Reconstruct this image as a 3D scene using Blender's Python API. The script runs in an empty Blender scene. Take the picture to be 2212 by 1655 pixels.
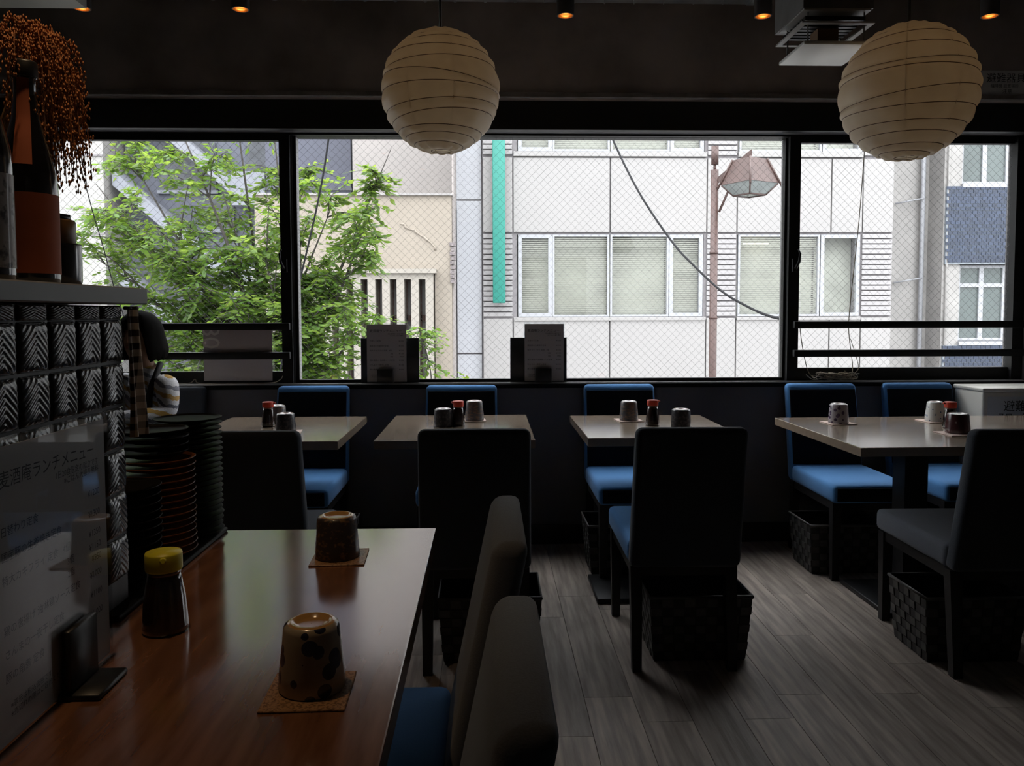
import bpy, bmesh, math, random
from mathutils import Vector, Matrix
R = math.radians
PI = math.pi
SC = bpy.context.scene
COL = SC.collection

# ------------------------------------------------------------------ camera
cam = bpy.data.cameras.new('camera')
cam.sensor_fit = 'HORIZONTAL'; cam.sensor_width = 36.0
cam.lens = 36.0 * 1720 / 2212
cam.shift_y = -60 / 2212
cam.clip_start = 0.02; cam.clip_end = 200
cam_o = bpy.data.objects.new('camera', cam); COL.objects.link(cam_o)
yaw, pitch, roll = R(1.76), R(3.10), R(-0.15)
fw = Vector((math.sin(yaw)*math.cos(pitch), math.cos(yaw)*math.cos(pitch), -math.sin(pitch)))
rt = Vector((math.cos(yaw), -math.sin(yaw), 0)); up = rt.cross(fw)
rt = rt*math.cos(roll) + up*math.sin(roll); up = rt.cross(fw)
m3 = Matrix((rt, up, -fw)).transposed()
cam_o.matrix_world = Matrix.Translation((0, 0, 1.25)) @ m3.to_4x4()
SC.camera = cam_o

# ------------------------------------------------------------------ sky (bright overcast)
w = bpy.data.worlds.new('overcast_sky'); SC.world = w; w.use_nodes = True
bg = w.node_tree.nodes['Background']
bg.inputs['Color'].default_value = (0.93, 0.97, 1.0, 1)
bg.inputs['Strength'].default_value = 6.7
_n = w.node_tree.nodes; _l = w.node_tree.links        # standard overcast sky: (1 + 2 sin elevation) / 3
_tc = _n.new('ShaderNodeTexCoord'); _sp = _n.new('ShaderNodeSeparateXYZ'); _l.new(_tc.outputs['Generated'], _sp.inputs[0])
_mr = _n.new('ShaderNodeMapRange'); _mr.inputs['From Min'].default_value = 0.0; _mr.inputs['From Max'].default_value = 1.0
_mr.inputs['To Min'].default_value = 1/3; _mr.inputs['To Max'].default_value = 1.0
_l.new(_sp.outputs['Z'], _mr.inputs['Value'])
_mx = _n.new('ShaderNodeVectorMath'); _mx.operation = 'SCALE'; _mx.inputs[0].default_value = (0.94, 0.97, 1.0)
_l.new(_mr.outputs[0], _mx.inputs['Scale']); _l.new(_mx.outputs[0], bg.inputs['Color'])
vs = SC.view_settings
vs.view_transform = 'Standard'; vs.look = 'None'; vs.exposure = 0.5; vs.gamma = 1.0
vs.use_curve_mapping = False
SC.display_settings.display_device = 'sRGB'
cy = SC.cycles
cy.use_light_tree = False
cy.max_bounces = 5; cy.diffuse_bounces = 4; cy.glossy_bounces = 3; cy.transmission_bounces = 3; cy.transparent_max_bounces = 8
cy.adaptive_threshold = 0.025
LAMP_W = 2.2          # warm ceiling spots, watts each
WARM = (1.0, 0.68, 0.38)

# ------------------------------------------------------------------ materials
MATS = {}
def mat(name, col, rough=0.6, metal=0.0, var=0.0, vscale=8.0, bump=0.0, bscale=60.0, spec=0.5,
        stretch=(1, 1, 1), coat=0.0, sheen=0.0, objrand=0.0, rvar=0.0, col2=None, detail=4.0):
    """plain procedural surface: base colour broken up by noise, optional fine bump"""
    if name in MATS: return MATS[name]
    m = bpy.data.materials.new(name); m.use_nodes = True
    nt = m.node_tree; N = nt.nodes; L = nt.links
    b = N['Principled BSDF']
    b.inputs['Roughness'].default_value = rough; b.inputs['Metallic'].default_value = metal
    b.inputs['Specular IOR Level'].default_value = spec
    b.inputs['Coat Weight'].default_value = coat
    b.inputs['Sheen Weight'].default_value = sheen
    if coat: b.inputs['Coat Roughness'].default_value = 0.13; b.inputs['Coat IOR'].default_value = 1.6
    c = (*col, 1)
    b.inputs['Base Color'].default_value = c
    out = None
    if var or bump or rvar or col2:
        tc = N.new('ShaderNodeTexCoord'); mp = N.new('ShaderNodeMapping')
        mp.inputs['Scale'].default_value = stretch
        L.new(tc.outputs['Object'], mp.inputs['Vector'])
        nz = N.new('ShaderNodeTexNoise'); nz.inputs['Scale'].default_value = vscale; nz.inputs['Detail'].default_value = detail
        L.new(mp.outputs['Vector'], nz.inputs['Vector'])
        rp = N.new('ShaderNodeValToRGB')
        lo = col2 if col2 else tuple(x*(1-var) for x in col)
        hi = col if col2 else tuple(min(1, x*(1+var)) for x in col)
        rp.color_ramp.elements[0].position = 0.32; rp.color_ramp.elements[1].position = 0.68
        rp.color_ramp.elements[0].color = (*lo, 1); rp.color_ramp.elements[1].color = (*hi, 1)
        L.new(nz.outputs['Fac'], rp.inputs['Fac']); out = rp.outputs['Color']
        if rvar:
            mr = N.new('ShaderNodeMapRange'); mr.inputs['To Min'].default_value = max(0.02, rough-rvar); mr.inputs['To Max'].default_value = rough+rvar
            L.new(nz.outputs['Fac'], mr.inputs['Value']); L.new(mr.outputs['Result'], b.inputs['Roughness'])
        if bump:
            n2 = N.new('ShaderNodeTexNoise'); n2.inputs['Scale'].default_value = bscale; n2.inputs['Detail'].default_value = 3
            L.new(mp.outputs['Vector'], n2.inputs['Vector'])
            bp = N.new('ShaderNodeBump'); bp.inputs['Strength'].default_value = bump; bp.inputs['Distance'].default_value = 0.01
            L.new(n2.outputs['Fac'], bp.inputs['Height']); L.new(bp.outputs['Normal'], b.inputs['Normal'])
    if objrand:
        oi = N.new('ShaderNodeObjectInfo')
        hs = N.new('ShaderNodeHueSaturation')
        mr = N.new('ShaderNodeMapRange'); mr.inputs['To Min'].default_value = 1-objrand; mr.inputs['To Max'].default_value = 1+objrand
        L.new(oi.outputs['Random'], mr.inputs['Value']); L.new(mr.outputs['Result'], hs.inputs['Value'])
        if out: L.new(out, hs.inputs['Color'])
        else: hs.inputs['Color'].default_value = c
        out = hs.outputs['Color']
    if out: L.new(out, b.inputs['Base Color'])
    MATS[name] = m
    return m

def emit(name, col, s):
    if name in MATS: return MATS[name]
    m = bpy.data.materials.new(name); m.use_nodes = True; nt = m.node_tree; nt.nodes.clear()
    o = nt.nodes.new('ShaderNodeOutputMaterial'); e = nt.nodes.new('ShaderNodeEmission')
    e.inputs['Color'].default_value = (*col, 1); e.inputs['Strength'].default_value = s
    nt.links.new(e.outputs[0], o.inputs['Surface']); m.cycles.emission_sampling = 'NONE' if name != 'dim_bulb' else 'AUTO'; MATS[name] = m; return m

def glass(name, tint=(1, 1, 1), ior=1.5, rough=0.0):
    """thin window glass: clear transmission with a Fresnel reflection"""
    if name in MATS: return MATS[name]
    m = bpy.data.materials.new(name); m.use_nodes = True; nt = m.node_tree; N = nt.nodes; N.clear(); L = nt.links
    o = N.new('ShaderNodeOutputMaterial'); t = N.new('ShaderNodeBsdfTransparent'); g = N.new('ShaderNodeBsdfGlossy')
    lw = N.new('ShaderNodeLayerWeight'); lw.inputs['Blend'].default_value = 0.5
    p5 = N.new('ShaderNodeMath'); p5.operation = 'POWER'; p5.inputs[1].default_value = 5.0
    f = N.new('ShaderNodeMath'); f.operation = 'MULTIPLY_ADD'; f.inputs[1].default_value = 0.85; f.inputs[2].default_value = ((ior-1)/(ior+1))**2
    L.new(lw.outputs['Facing'], p5.inputs[0]); L.new(p5.outputs[0], f.inputs[0])
    mx = N.new('ShaderNodeMixShader'); t.inputs['Color'].default_value = (*tint, 1); g.inputs['Roughness'].default_value = rough
    L.new(f.outputs[0], mx.inputs[0]); L.new(t.outputs[0], mx.inputs[1]); L.new(g.outputs[0], mx.inputs[2]); L.new(mx.outputs[0], o.inputs['Surface'])
    MATS[name] = m; return m

def leafy(name, col, trans, mixf=0.45, vscale=3.0):
    """two-sided translucent sheet (leaves, paper)"""
    if name in MATS: return MATS[name]
    m = bpy.data.materials.new(name); m.use_nodes = True; nt = m.node_tree; N = nt.nodes; L = nt.links
    b = N['Principled BSDF']; b.inputs['Roughness'].default_value = 0.5; o = N['Material Output']
    nz = N.new('ShaderNodeTexNoise'); nz.inputs['Scale'].default_value = vscale
    tc = N.new('ShaderNodeTexCoord'); L.new(tc.outputs['Object'], nz.inputs['Vector'])
    r1 = N.new('ShaderNodeValToRGB'); r1.color_ramp.elements[0].position = .35; r1.color_ramp.elements[1].position = .65
    r1.color_ramp.elements[0].color = (*[x*.7 for x in col], 1); r1.color_ramp.elements[1].color = (*[min(1, x*1.25) for x in col], 1)
    L.new(nz.outputs['Fac'], r1.inputs['Fac']); L.new(r1.outputs[0], b.inputs['Base Color'])
    t = N.new('ShaderNodeBsdfTranslucent'); t.inputs['Color'].default_value = (*trans, 1)
    mx = N.new('ShaderNodeMixShader'); mx.inputs[0].default_value = mixf
    L.new(b.outputs[0], mx.inputs[1]); L.new(t.outputs[0], mx.inputs[2]); L.new(mx.outputs[0], o.inputs['Surface'])
    MATS[name] = m; return m

def nodes_of(m):
    nt = m.node_tree; return nt, nt.nodes, nt.links, nt.nodes['Principled BSDF']

def wood(name, c1, c2, rough, scale=(1.5, 14, 14), objrand=0.0, rvar=0.05, coat=0.0, bump=0.05):
    m = mat(name, c2, rough, col2=c1, vscale=3.0, stretch=scale, rvar=rvar, coat=coat, objrand=objrand, bump=bump, bscale=9.0, detail=8)
    return m

def fabric(name, col, col2):
    """woven upholstery: two-thread weave in the colour and the bump"""
    if name in MATS: return MATS[name]
    m = mat(name, col, 0.9, spec=0.15, sheen=0.15)
    nt, N, L, b = nodes_of(m)
    tc = N.new('ShaderNodeTexCoord')
    nz = N.new('ShaderNodeTexNoise'); nz.inputs['Scale'].default_value = 350; nz.inputs['Detail'].default_value = 2
    L.new(tc.outputs['Object'], nz.inputs['Vector'])
    mx = N.new('ShaderNodeMix'); mx.data_type = 'RGBA'
    mx.inputs[6].default_value = (*col2, 1); mx.inputs[7].default_value = (*col, 1)
    L.new(nz.outputs['Fac'], mx.inputs[0]); L.new(mx.outputs[2], b.inputs['Base Color'])
    bp = N.new('ShaderNodeBump'); bp.inputs['Strength'].default_value = 0.25; bp.inputs['Distance'].default_value = 0.002
    L.new(nz.outputs['Fac'], bp.inputs['Height']); L.new(bp.outputs['Normal'], b.inputs['Normal'])
    return m

# ------------------------------------------------------------------ mesh builder
class B:
    def __init__(s): s.v = []; s.f = []; s.mi = []; s.sm = []
    def add(s, vs, fs, mi=0, smooth=False):
        o = len(s.v); s.v += [tuple(p) for p in vs]
        for f in fs: s.f.append(tuple(i+o for i in f)); s.mi.append(mi); s.sm.append(smooth)
        return s
    def box(s, x0, x1, y0, y1, z0, z1, mi=0):
        vs = [(x, y, z) for z in (z0, z1) for y in (y0, y1) for x in (x0, x1)]
        return s.add(vs, [(0, 2, 3, 1), (4, 5, 7, 6), (0, 1, 5, 4), (2, 6, 7, 3), (0, 4, 6, 2), (1, 3, 7, 5)], mi)
    def hexa(s, bot, top, mi=0):
        """bot / top: four points each, counter-clockwise from above"""
        return s.add(list(bot)+list(top), [(3, 2, 1, 0), (4, 5, 6, 7)]+[(i, (i+1) % 4, 4+(i+1) % 4, 4+i) for i in range(4)], mi)
    def taper(s, cx, cy, z0, z1, a0, b0, a1, b1, dx=0, dy=0, mi=0):
        q = ((-1, -1), (1, -1), (1, 1), (-1, 1))
        return s.hexa([(cx+i*a0, cy+j*b0, z0) for i, j in q], [(cx+dx+i*a1, cy+dy+j*b1, z1) for i, j in q], mi)
    def lathe(s, prof, n=24, c=(0, 0, 0), mi=0, cap=True, smooth=True):
        vs = []; fs = []
        for r, z in prof:
            for k in range(n):
                a = 2*PI*k/n; vs.append((c[0]+r*math.cos(a), c[1]+r*math.sin(a), c[2]+z))
        for i in range(len(prof)-1):
            for k in range(n):
                k2 = (k+1) % n; fs.append((i*n+k, i*n+k2, (i+1)*n+k2, (i+1)*n+k))
        s.add(vs, fs, mi, smooth)
        if cap:
            o = len(s.v)-len(vs)
            s.f.append(tuple(o+k for k in reversed(range(n)))); s.mi.append(mi); s.sm.append(False)
            s.f.append(tuple(o+(len(prof)-1)*n+k for k in range(n))); s.mi.append(mi); s.sm.append(False)
        return s
    def tube(s, path, r, n=8, mi=0, cap=True, closed=False):
        P = [Vector(p) for p in path]; m = len(P)
        rr = r if isinstance(r, (list, tuple)) else [r]*m
        vs = []; ref = None
        for i in range(m):
            if closed: t = P[(i+1) % m]-P[i-1]
            else: t = P[min(i+1, m-1)]-P[max(i-1, 0)]
            t = t.normalized() if t.length > 1e-9 else Vector((0, 0, 1))
            if ref is None:
                ref = t.orthogonal().normalized()
            ref = (ref - t*ref.dot(t))
            ref = ref.normalized() if ref.length > 1e-6 else t.orthogonal().normalized()
            bi = t.cross(ref)
            for k in range(n):
                a = 2*PI*k/n; vs.append(P[i]+(ref*math.cos(a)+bi*math.sin(a))*rr[i])
        fs = []
        for i in range(m if closed else m-1):
            j = (i+1) % m
            for k in range(n):
                k2 = (k+1) % n; fs.append((i*n+k, i*n+k2, j*n+k2, j*n+k))
        s.add(vs, fs, mi, True)
        if cap and not closed:
            o = len(s.v)-len(vs)
            s.f.append(tuple(o+k for k in reversed(range(n)))); s.mi.append(mi); s.sm.append(False)
            s.f.append(tuple(o+(m-1)*n+k for k in range(n))); s.mi.append(mi); s.sm.append(False)
        return s
    def grid(s, fn, nu, nv, mi=0, smooth=True, closeu=False):
        vs = [fn(i/nu, j/nv) for j in range(nv+1) for i in range(nu+1)]
        fs = [(j*(nu+1)+i, j*(nu+1)+i+1, (j+1)*(nu+1)+i+1, (j+1)*(nu+1)+i) for j in range(nv) for i in range(nu)]
        return s.add(vs, fs, mi, smooth)
    def mesh(s, name):
        me = bpy.data.meshes.new(name); me.from_pydata(s.v, [], s.f)
        me.polygons.foreach_set('use_smooth', s.sm); me.polygons.foreach_set('material_index', s.mi)
        me.update(); return me
    def build(s, name, mats, parent=None, loc=(0, 0, 0), rot=(0, 0, 0)):
        return link(name, s.mesh(name), mats, parent, loc, rot)

def link(name, me, mats, parent=None, loc=(0, 0, 0), rot=(0, 0, 0)):
    if mats is not None and not me.materials:
        for m in (mats if isinstance(mats, (list, tuple)) else [mats]): me.materials.append(m)
    o = bpy.data.objects.new(name, me); COL.objects.link(o)
    o.parent = parent; o.location = loc; o.rotation_euler = rot
    return o

def rbox(name, sx, sy, sz, bev, seg=3, c=(0, 0, 0), smooth=True):
    """rounded box mesh centred on c"""
    bm = bmesh.new(); bmesh.ops.create_cube(bm, size=1)
    for v in bm.verts: v.co = Vector((v.co.x*sx, v.co.y*sy, v.co.z*sz))
    bmesh.ops.bevel(bm, geom=bm.edges[:], offset=bev, segments=seg, profile=0.5, affect='EDGES')
    for v in bm.verts: v.co += Vector(c)
    me = bpy.data.meshes.new(name); bm.to_mesh(me); bm.free()
    for p in me.polygons: p.use_smooth = smooth
    return me

def tag(o, label=None, cat=None, group=None, kind=None):
    if label: o['label'] = label
    if cat: o['category'] = cat
    if group: o['group'] = group
    if kind: o['kind'] = kind
    return o

def thing(name, label, cat, loc=(0, 0, 0), rotz=0.0, group=None):
    o = bpy.data.objects.new(name, None); COL.objects.link(o)
    o.empty_display_size = 0.05; o.location = loc; o.rotation_euler = (0, 0, rotz)
    return tag(o, label, cat, group)

def dup(root, loc, rotz, label, group=None):
    r = root.copy(); COL.objects.link(r); r.location = loc; r.rotation_euler = (0, 0, rotz); r['label'] = label
    if group: r['group'] = group
    for ch in list(root.children):
        c = ch.copy(); COL.objects.link(c); c.parent = r
        for g in list(ch.children):
            d = g.copy(); COL.objects.link(d); d.parent = c
    return r

def struct(o, label=None): return tag(o, label=label, kind='structure')

def text(name, s, size, mats, parent, loc, rot=(0, 0, 0), align='LEFT', extrude=0.0, label=None):
    """flat lettering turned into a mesh"""
    cu = bpy.data.curves.new(name, 'FONT'); cu.body = s; cu.size = size; cu.align_x = align; cu.extrude = extrude
    cu.resolution_u = 2; cu.space_line = 1.0
    t = bpy.data.objects.new(name, cu); COL.objects.link(t)
    dg = bpy.context.evaluated_depsgraph_get(); dg.update()
    me = bpy.data.meshes.new_from_object(t.evaluated_get(dg))
    bpy.data.objects.remove(t); bpy.data.curves.remove(cu)
    me.materials.clear(); me.name = name
    o = link(name, me, mats, parent, loc, rot)
    if label: o['label'] = label
    return o

rnd = random.Random(7)

# palette
CONC = mat('concrete_dark', (0.380, 0.323, 0.285), 0.85, var=0.35, vscale=2.5, bump=0.25, bscale=14)
BLACKP = mat('black_paint', (0.012, 0.012, 0.013), 0.55, var=0.2, vscale=4)
WALLP = mat('charcoal_wall', (0.15, 0.145, 0.148), 0.8, var=0.12, vscale=3, bump=0.1, bscale=120)
CEIL = mat('dark_ceiling', (0.03, 0.03, 0.03), 0.9, var=0.2, vscale=2)
ALU_BLK = mat('black_aluminium', (0.010, 0.010, 0.011), 0.5, var=0.15, vscale=10, spec=.3)
ALU = mat('aluminium_rail', (0.55, 0.55, 0.55), 0.35, metal=1.0, var=0.1, vscale=20)
PANE = glass('window_glass')
WIRE = mat('glass_wire', (0.18, 0.18, 0.18), 0.6, metal=0.0, var=0.1)
WHITEP = mat('white_paper', (0.78, 0.77, 0.75), 0.7, var=0.03, vscale=5)
INK = mat('black_ink', (0.02, 0.02, 0.022), 0.7, var=0.2)
BLKPL = mat('black_plastic', (0.014, 0.015, 0.017), 0.4, var=0.2, vscale=20)
DKWOOD = mat('black_stained_wood', (0.012, 0.011, 0.011), 0.45, var=0.3, vscale=6, stretch=(1, 1, .2))

# ================================================================== ROOM
XL, XR, YB, YWL, ZC = -3.2, 3.3, -2.6, 4.24, 3.0
fl = B().box(XL, XR, YB, YWL+.2, -.12, -.008).build('floor', mat('subfloor', (0.02, 0.018, 0.016), .9, var=.2))
struct(fl, 'grey brown wood plank floor of the restaurant')
PLK = wood('weathered_plank', (0.24, 0.195, 0.165), (0.52, 0.44, 0.375), 0.58, scale=(14, 1.1, 14), objrand=0.2, rvar=0.08, bump=0.12)
pw, pl = 0.158, 0.92
x0 = 0.308 - 10*pw
pm = B().box(.001, pw-.001, .001, pl-.001, 0, .008).mesh('plank'); pm.materials.append(PLK)
rp = random.Random(3)
offs = [rp.random() for _ in range(40)]; offs[10] = (2.512-1.0)/pl % 1; offs[9] = (2.276-1.0)/pl % 1
for i in range(29):
    y = 1.0 + offs[i]*pl - 2*pl
    while y < YWL-.02:
        if y+pl > 0.7:
            y1 = min(y+pl, YWL-.014)
            if y1-y > .985*pl:
                link('plank', pm, None, fl, (x0+i*pw, y, -.008))
            else:
                B().box(.001, pw-.001, .001, y1-y-.001, 0, .008).build('plank', PLK, fl, (x0+i*pw, y, -.008))
        y += pl
# window wall
wb = B().box(XL, XR, YWL, YWL+.2, 0, .86).box(XL, -2.33, YWL, YWL+.2, .86, 2.2).box(2.93, XR, YWL, YWL+.2, .86, 2.2).box(XL, XR, YWL, YWL+.2, 2.2, ZC).build('wall_back', WALLP)
struct(wb, 'charcoal wall below and around the windows')
struct(B().box(XL-.15, XL, YB-.15, YWL+.2, -.12, ZC).build('wall_left', WALLP), 'dark side wall')
struct(B().box(XR, XR+.15, YB-.15, YWL+.2, -.12, ZC).build('wall_right', WALLP), 'dark side wall on the other side')
struct(B().box(XL, XR, YB-.15, YB, -.12, ZC).build('wall_rear', mat('rear_wall_plaster', (.32, .31, .30), .8, var=.06)), 'dark wall behind the viewer')
struct(B().box(XL-.15, XR+.15, YB-.15, YWL+.2, ZC, ZC+.15).build('ceiling', CEIL), 'dark painted ceiling')
struct(B().box(XL, XR, YWL-.014, YWL, 0, .105).build('baseboard_back', BLACKP), 'black baseboard under the windows')
bmw = B().box(XL, XR, 4.10, YWL, 2.345, ZC).build('trim_1', CONC); struct(bmw, 'rough grey concrete beam above the windows')
B().box(XL, XR, 4.088, 4.112, 2.338, 2.362).build('drip_edge', mat('beam_edge', (0.240, 0.217, 0.195), .8, var=.3, vscale=9, bump=.3), bmw)
B().box(XL, XR, 4.19, YWL, 2.197, 2.3449).build('header_board', BLACKP, bmw)
sl = B().box(-2.45, 3.0, 4.215, 4.30, .846, .868).build('trim_2', mat('matt_black_sill', (.008, .008, .008), .8, var=.2, spec=.12)); struct(sl, 'black window sill running the length of the windows')
for yy, zz in ((4.262, .871), (4.232, .870)):
    B().box(-2.40, 2.95, yy, yy+.005, .868, zz+.003).build('sill_rail', ALU, sl)

# windows ------------------------------------------------------------
def wire_lines(x0, x1, z0, z1, y, step, slope, r=0.0006):
    """diamond wire mesh between two sheets of glass, clipped to the pane"""
    b = B()
    for sgn in (1, -1):
        H = z1-z0; dx = H/slope
        k = x0-dx
        while k < x1:
            a = [k, z0]; c = [k+dx, z1]
            if sgn < 0: a, c = [k+dx, z0], [k, z1]
            pts = []
            lo, hi = (a, c) if a[0] < c[0] else (c, a)
            def at(x): 
                t = (x-lo[0])/(hi[0]-lo[0]); return (x, y+sgn*.0007, lo[1]+t*(hi[1]-lo[1]))
            xa, xb = max(lo[0], x0), min(hi[0], x1)
            if xb-xa > .004: b.tube([at(xa), at(xb)], r, 4, cap=False)
            k += step
    return b

def window(name, label, x0, x1, z0, z1, y, st, rb, rtp, wires, lock=None):
    f = B()
    f.box(x0, x0+st, y-.02, y+.02, z0, z1).box(x1-st, x1, y-.02, y+.02, z0, z1)
    f.box(x0+st, x1-st, y-.02, y+.02, z0, z0+rb).box(x0+st, x1-st, y-.02, y+.02, z1-rtp, z1)
    wdw = f.build(name, ALU_BLK); struct(wdw, label)
    B().box(x0+st, x1-st, y-.003, y+.003, z0+rb, z1-rtp).build('pane', PANE, wdw)
    if wires:
        g = wire_lines(x0+st, x1-st, z0+rb, z1-rtp, y, *wires).build('wire_mesh', WIRE, wdw); g['kind'] = 'stuff'
    if lock:
        lx, lz, sd = lock
        lk = B().box(lx-.012, lx+.012, y-.045, y-.02, lz-.035, lz+.035)
        lk.tube([(lx+.0*sd, y-.05, lz-.02), (lx+.018*sd, y-.055, lz+.02), (lx+.022*sd, y-.055, lz+.06), (lx+.012*sd, y-.055, lz+.085)], [.008, .008, .006, .004], 6)
        lk.build('crescent_lock', ALU_BLK, wdw)
    return wdw
WY = 4.32
window('window_1', 'black framed sliding sash before the leafy tree', -2.33, -1.045, .869, 2.19, WY, .055, .066, .03, (.043, 1.0), (-1.075, 1.50, -1))
window('window_2', 'wide fixed pane of wired glass in the middle', -1.037, 1.642, .868, 2.197, WY+.035, .018, .018, .008, (.043, 1.0))
window('window_3', 'black framed sliding sash before the grey concrete building', 1.637, 2.93, .869, 2.19, WY, .06, .071, .032, (.043, 1.0), (1.665, 1.50, 1))
w1 = bpy.data.objects['window_1']; w3 = bpy.data.objects['window_3']
B().box(-1.047, -1.018, WY+.021, WY+.075, .868, 2.197).build('mullion', mat('grey_aluminium', (.25, .25, .26), .4, metal=.5, var=.1), w1)
B().box(1.625, 1.645, WY+.021, WY+.075, .868, 2.197).build('mullion', MATS['grey_aluminium'], w3)
for par, xa, xb in ((w1, -2.33, -1.05), (w3, 1.66, 3.02)):
    for za, zb in ((1.158, 1.196), (1.003, 1.041)):
        link('guard_bar', rbox('guard_bar', xb-xa, .03, zb-za, .004, 2, ((xa+xb)/2, 4.272, (za+zb)/2)), ALU_BLK, par)
for xa in (2.985,):
    B().box(xa, xa+.05, 4.24, 4.257, .97, 1.23).build('rail_bracket', ALU_BLK, w3)
# outer frame members
B().box(-2.45, 3.05, 4.30, 4.41, 2.19, 2.206).build('head_frame', ALU_BLK, w1)
B().box(-2.33, 2.93, 4.30, 4.44, .850, .868).build('bottom_track', MATS['matt_black_sill'], w1)
B().box(2.87, 2.93, 4.27, 4.30, .868, 2.19).build('side_jamb', ALU_BLK, w3)

# ================================================================== OUTSIDE
GZ = -3.6
struct(B().box(-30, 40, 4.5, 15.0, GZ-.2, GZ).build('road', mat('asphalt', (0.094, 0.094, 0.097), .9, var=.15, vscale=3, bump=.2)), 'grey street below the windows')
struct(B().box(-30, 40, 12.4, 15.0, GZ, GZ+.12).build('sidewalk', mat('paving', (0.248, 0.236, 0.224), .85, var=.1, vscale=2)), 'pale pavement across the street')

WPAN = mat('white_cladding', (0.264, 0.254, 0.248), .5, var=.02, vscale=1.2)
WJOINT = mat('cladding_joint', (0.195, 0.183, 0.189), .8, var=.1)
WSID = mat('white_siding', (0.275, 0.264, 0.265), .5, var=.02, vscale=2)
WFRM = mat('white_window_frame', (0.292, 0.297, 0.314), .4, var=.02)
BLIND = mat('blind_slat', (0.543, 0.543, 0.489), .6, var=.03, vscale=2)
DARKIN = mat('dim_office', (0.325, 0.330, 0.295), .9, var=.3, vscale=1.2)
OGL = glass('facade_glass', (.97, .98, .97), 1.45)
def facade_window(par, x0, x1, z0, z1, y, fr, blind=True, label=None):
    """window set into a facade: frame, pane, blind and a dim room behind"""
    w_ = B()
    w_.box(x0, x0+fr, y-.03, y+.05, z0, z1).box(x1-fr, x1, y-.03, y+.05, z0, z1)
    w_.box(x0+fr, x1-fr, y-.03, y+.05, z0, z0+fr).box(x0+fr, x1-fr, y-.03, y+.05, z1-fr, z1)
    o = w_.build('window', WFRM, par)
    B().add([(x0+fr, y+.008, z0+fr), (x1-fr, y+.008, z0+fr), (x1-fr, y+.008, z1-fr), (x0+fr, y+.008, z1-fr)], [(0, 1, 2, 3)]).build('pane', OGL, o)
    B().box(x0+.01, x1-.01, y+.35, y+.37, z0, z1).build('room_backing', DARKIN, o)
    if blind:
        b = B(); z = z1-fr-.02
        while z > z0+fr+.01:
            b.add([(x0+fr, y+.06, z), (x1-fr, y+.06, z), (x1-fr, y+.082, z-.022), (x0+fr, y+.082, z-.022)], [(0, 1, 2, 3)]); z -= .042
        bo = b.build('blind', BLIND, o); bo['kind'] = 'stuff'
    return o

wbld = thing('white_office_building', 'white panel clad office building with blinds, straight across the street', 'building', (4, 16, GZ))
YF = 16.0
core = B()
G1, G2 = (.60, 4.37), (5.05, 7.57)
bands = [(1.155, 2.80), (4.45, 6.1)]
core.box(-.09, 8.23, YF+.06, YF+8, GZ, 1.155)
core.box(-.09, 8.23, YF+.06, YF+8, 2.80, 4.45)
core.box(-.09, 8.23, YF+.06, YF+8, 6.1, 11.0)
for z0, z1 in bands:
    core.box(-.09, G1[0], YF+.06, YF+8, z0, z1).box(G1[1], G2[0], YF+.06, YF+8, z0, z1).box(G2[1], 8.23, YF+.06, YF+8, z0, z1)
    core.box(G1[0], G1[1], YF+.45, YF+8, z0, z1).box(G2[0], G2[1], YF+.45, YF+8, z0, z1)
def world_child(o, par):
    """keep world-built geometry in place under an offset parent"""
    o.parent = par; o.matrix_parent_inverse = Matrix.Translation(-Vector(par.location)); return o
world_child(core.build('core_wall', WJOINT), wbld)
xs = [-.09, .517, 2.466, 4.42, 5.032, 6.95, 7.594, 8.23]
g = .012
def panel(xa, xb, za, zb, t=.06, m=WPAN, nm='panel', y=YF):
    o = link(nm, rbox(nm, xb-xa-2*g, t, zb-za-2*g, .006, 1, ((xa+xb)/2, y+t/2, (za+zb)/2), smooth=False), m)
    return world_child(o, wbld)
for za, zb in ((-.95, 1.13), (2.835, 4.33), (6.15, 7.7), (7.7, 9.3), (9.3, 11.0)):
    for i in range(7): panel(xs[i], xs[i+1], za, zb)
for i in range(7): panel(xs[i], xs[i+1], GZ, -.95)
for a, b in ((.517, 4.42), (5.032, 7.594)):           # ledges under the windows
    panel(a, b, 1.06, 1.155, .09, nm='ledge', y=YF-.03); panel(a, b, 4.33, 4.45, .09, nm='ledge', y=YF-.03)
for a, b in ((xs[0], xs[1]), (xs[3], xs[4]), (xs[6], xs[7])):
    z = 1.15; n = 16; st = (2.82-1.15)/n
    sm = rbox('siding_strip', b-a-2*g, .05, st-.022, .006, 1, smooth=False)
    for k in range(n):
        world_child(link('siding_strip', sm, WSID, None, ((a+b)/2, YF+.03, z+st*(k+.5))), wbld)
    for k in range(16):
        world_child(link('siding_strip', sm, WSID, None, ((a+b)/2, YF+.03, 4.37+st*(k+.5))), wbld)
for z0, z1 in bands:
    for xa, xb, fr in ((.62, 1.30, .075), (1.31, 2.455, .04), (2.475, 3.66, .04), (3.67, 4.35, .075), (5.07, 6.74, .04), (6.76, 7.56, .07)):
        o = facade_window(None, xa, xb, z0, z1, YF+.05, fr, xa < 6.75); world_child(o, wbld)
tl = B().box(5.25, 5.75, YF+.2, YF+.3, 2.62, 2.65).build('tube_light', emit('office_tube', (1, .95, .75), 2.0)); world_child(tl, wbld)
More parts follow.
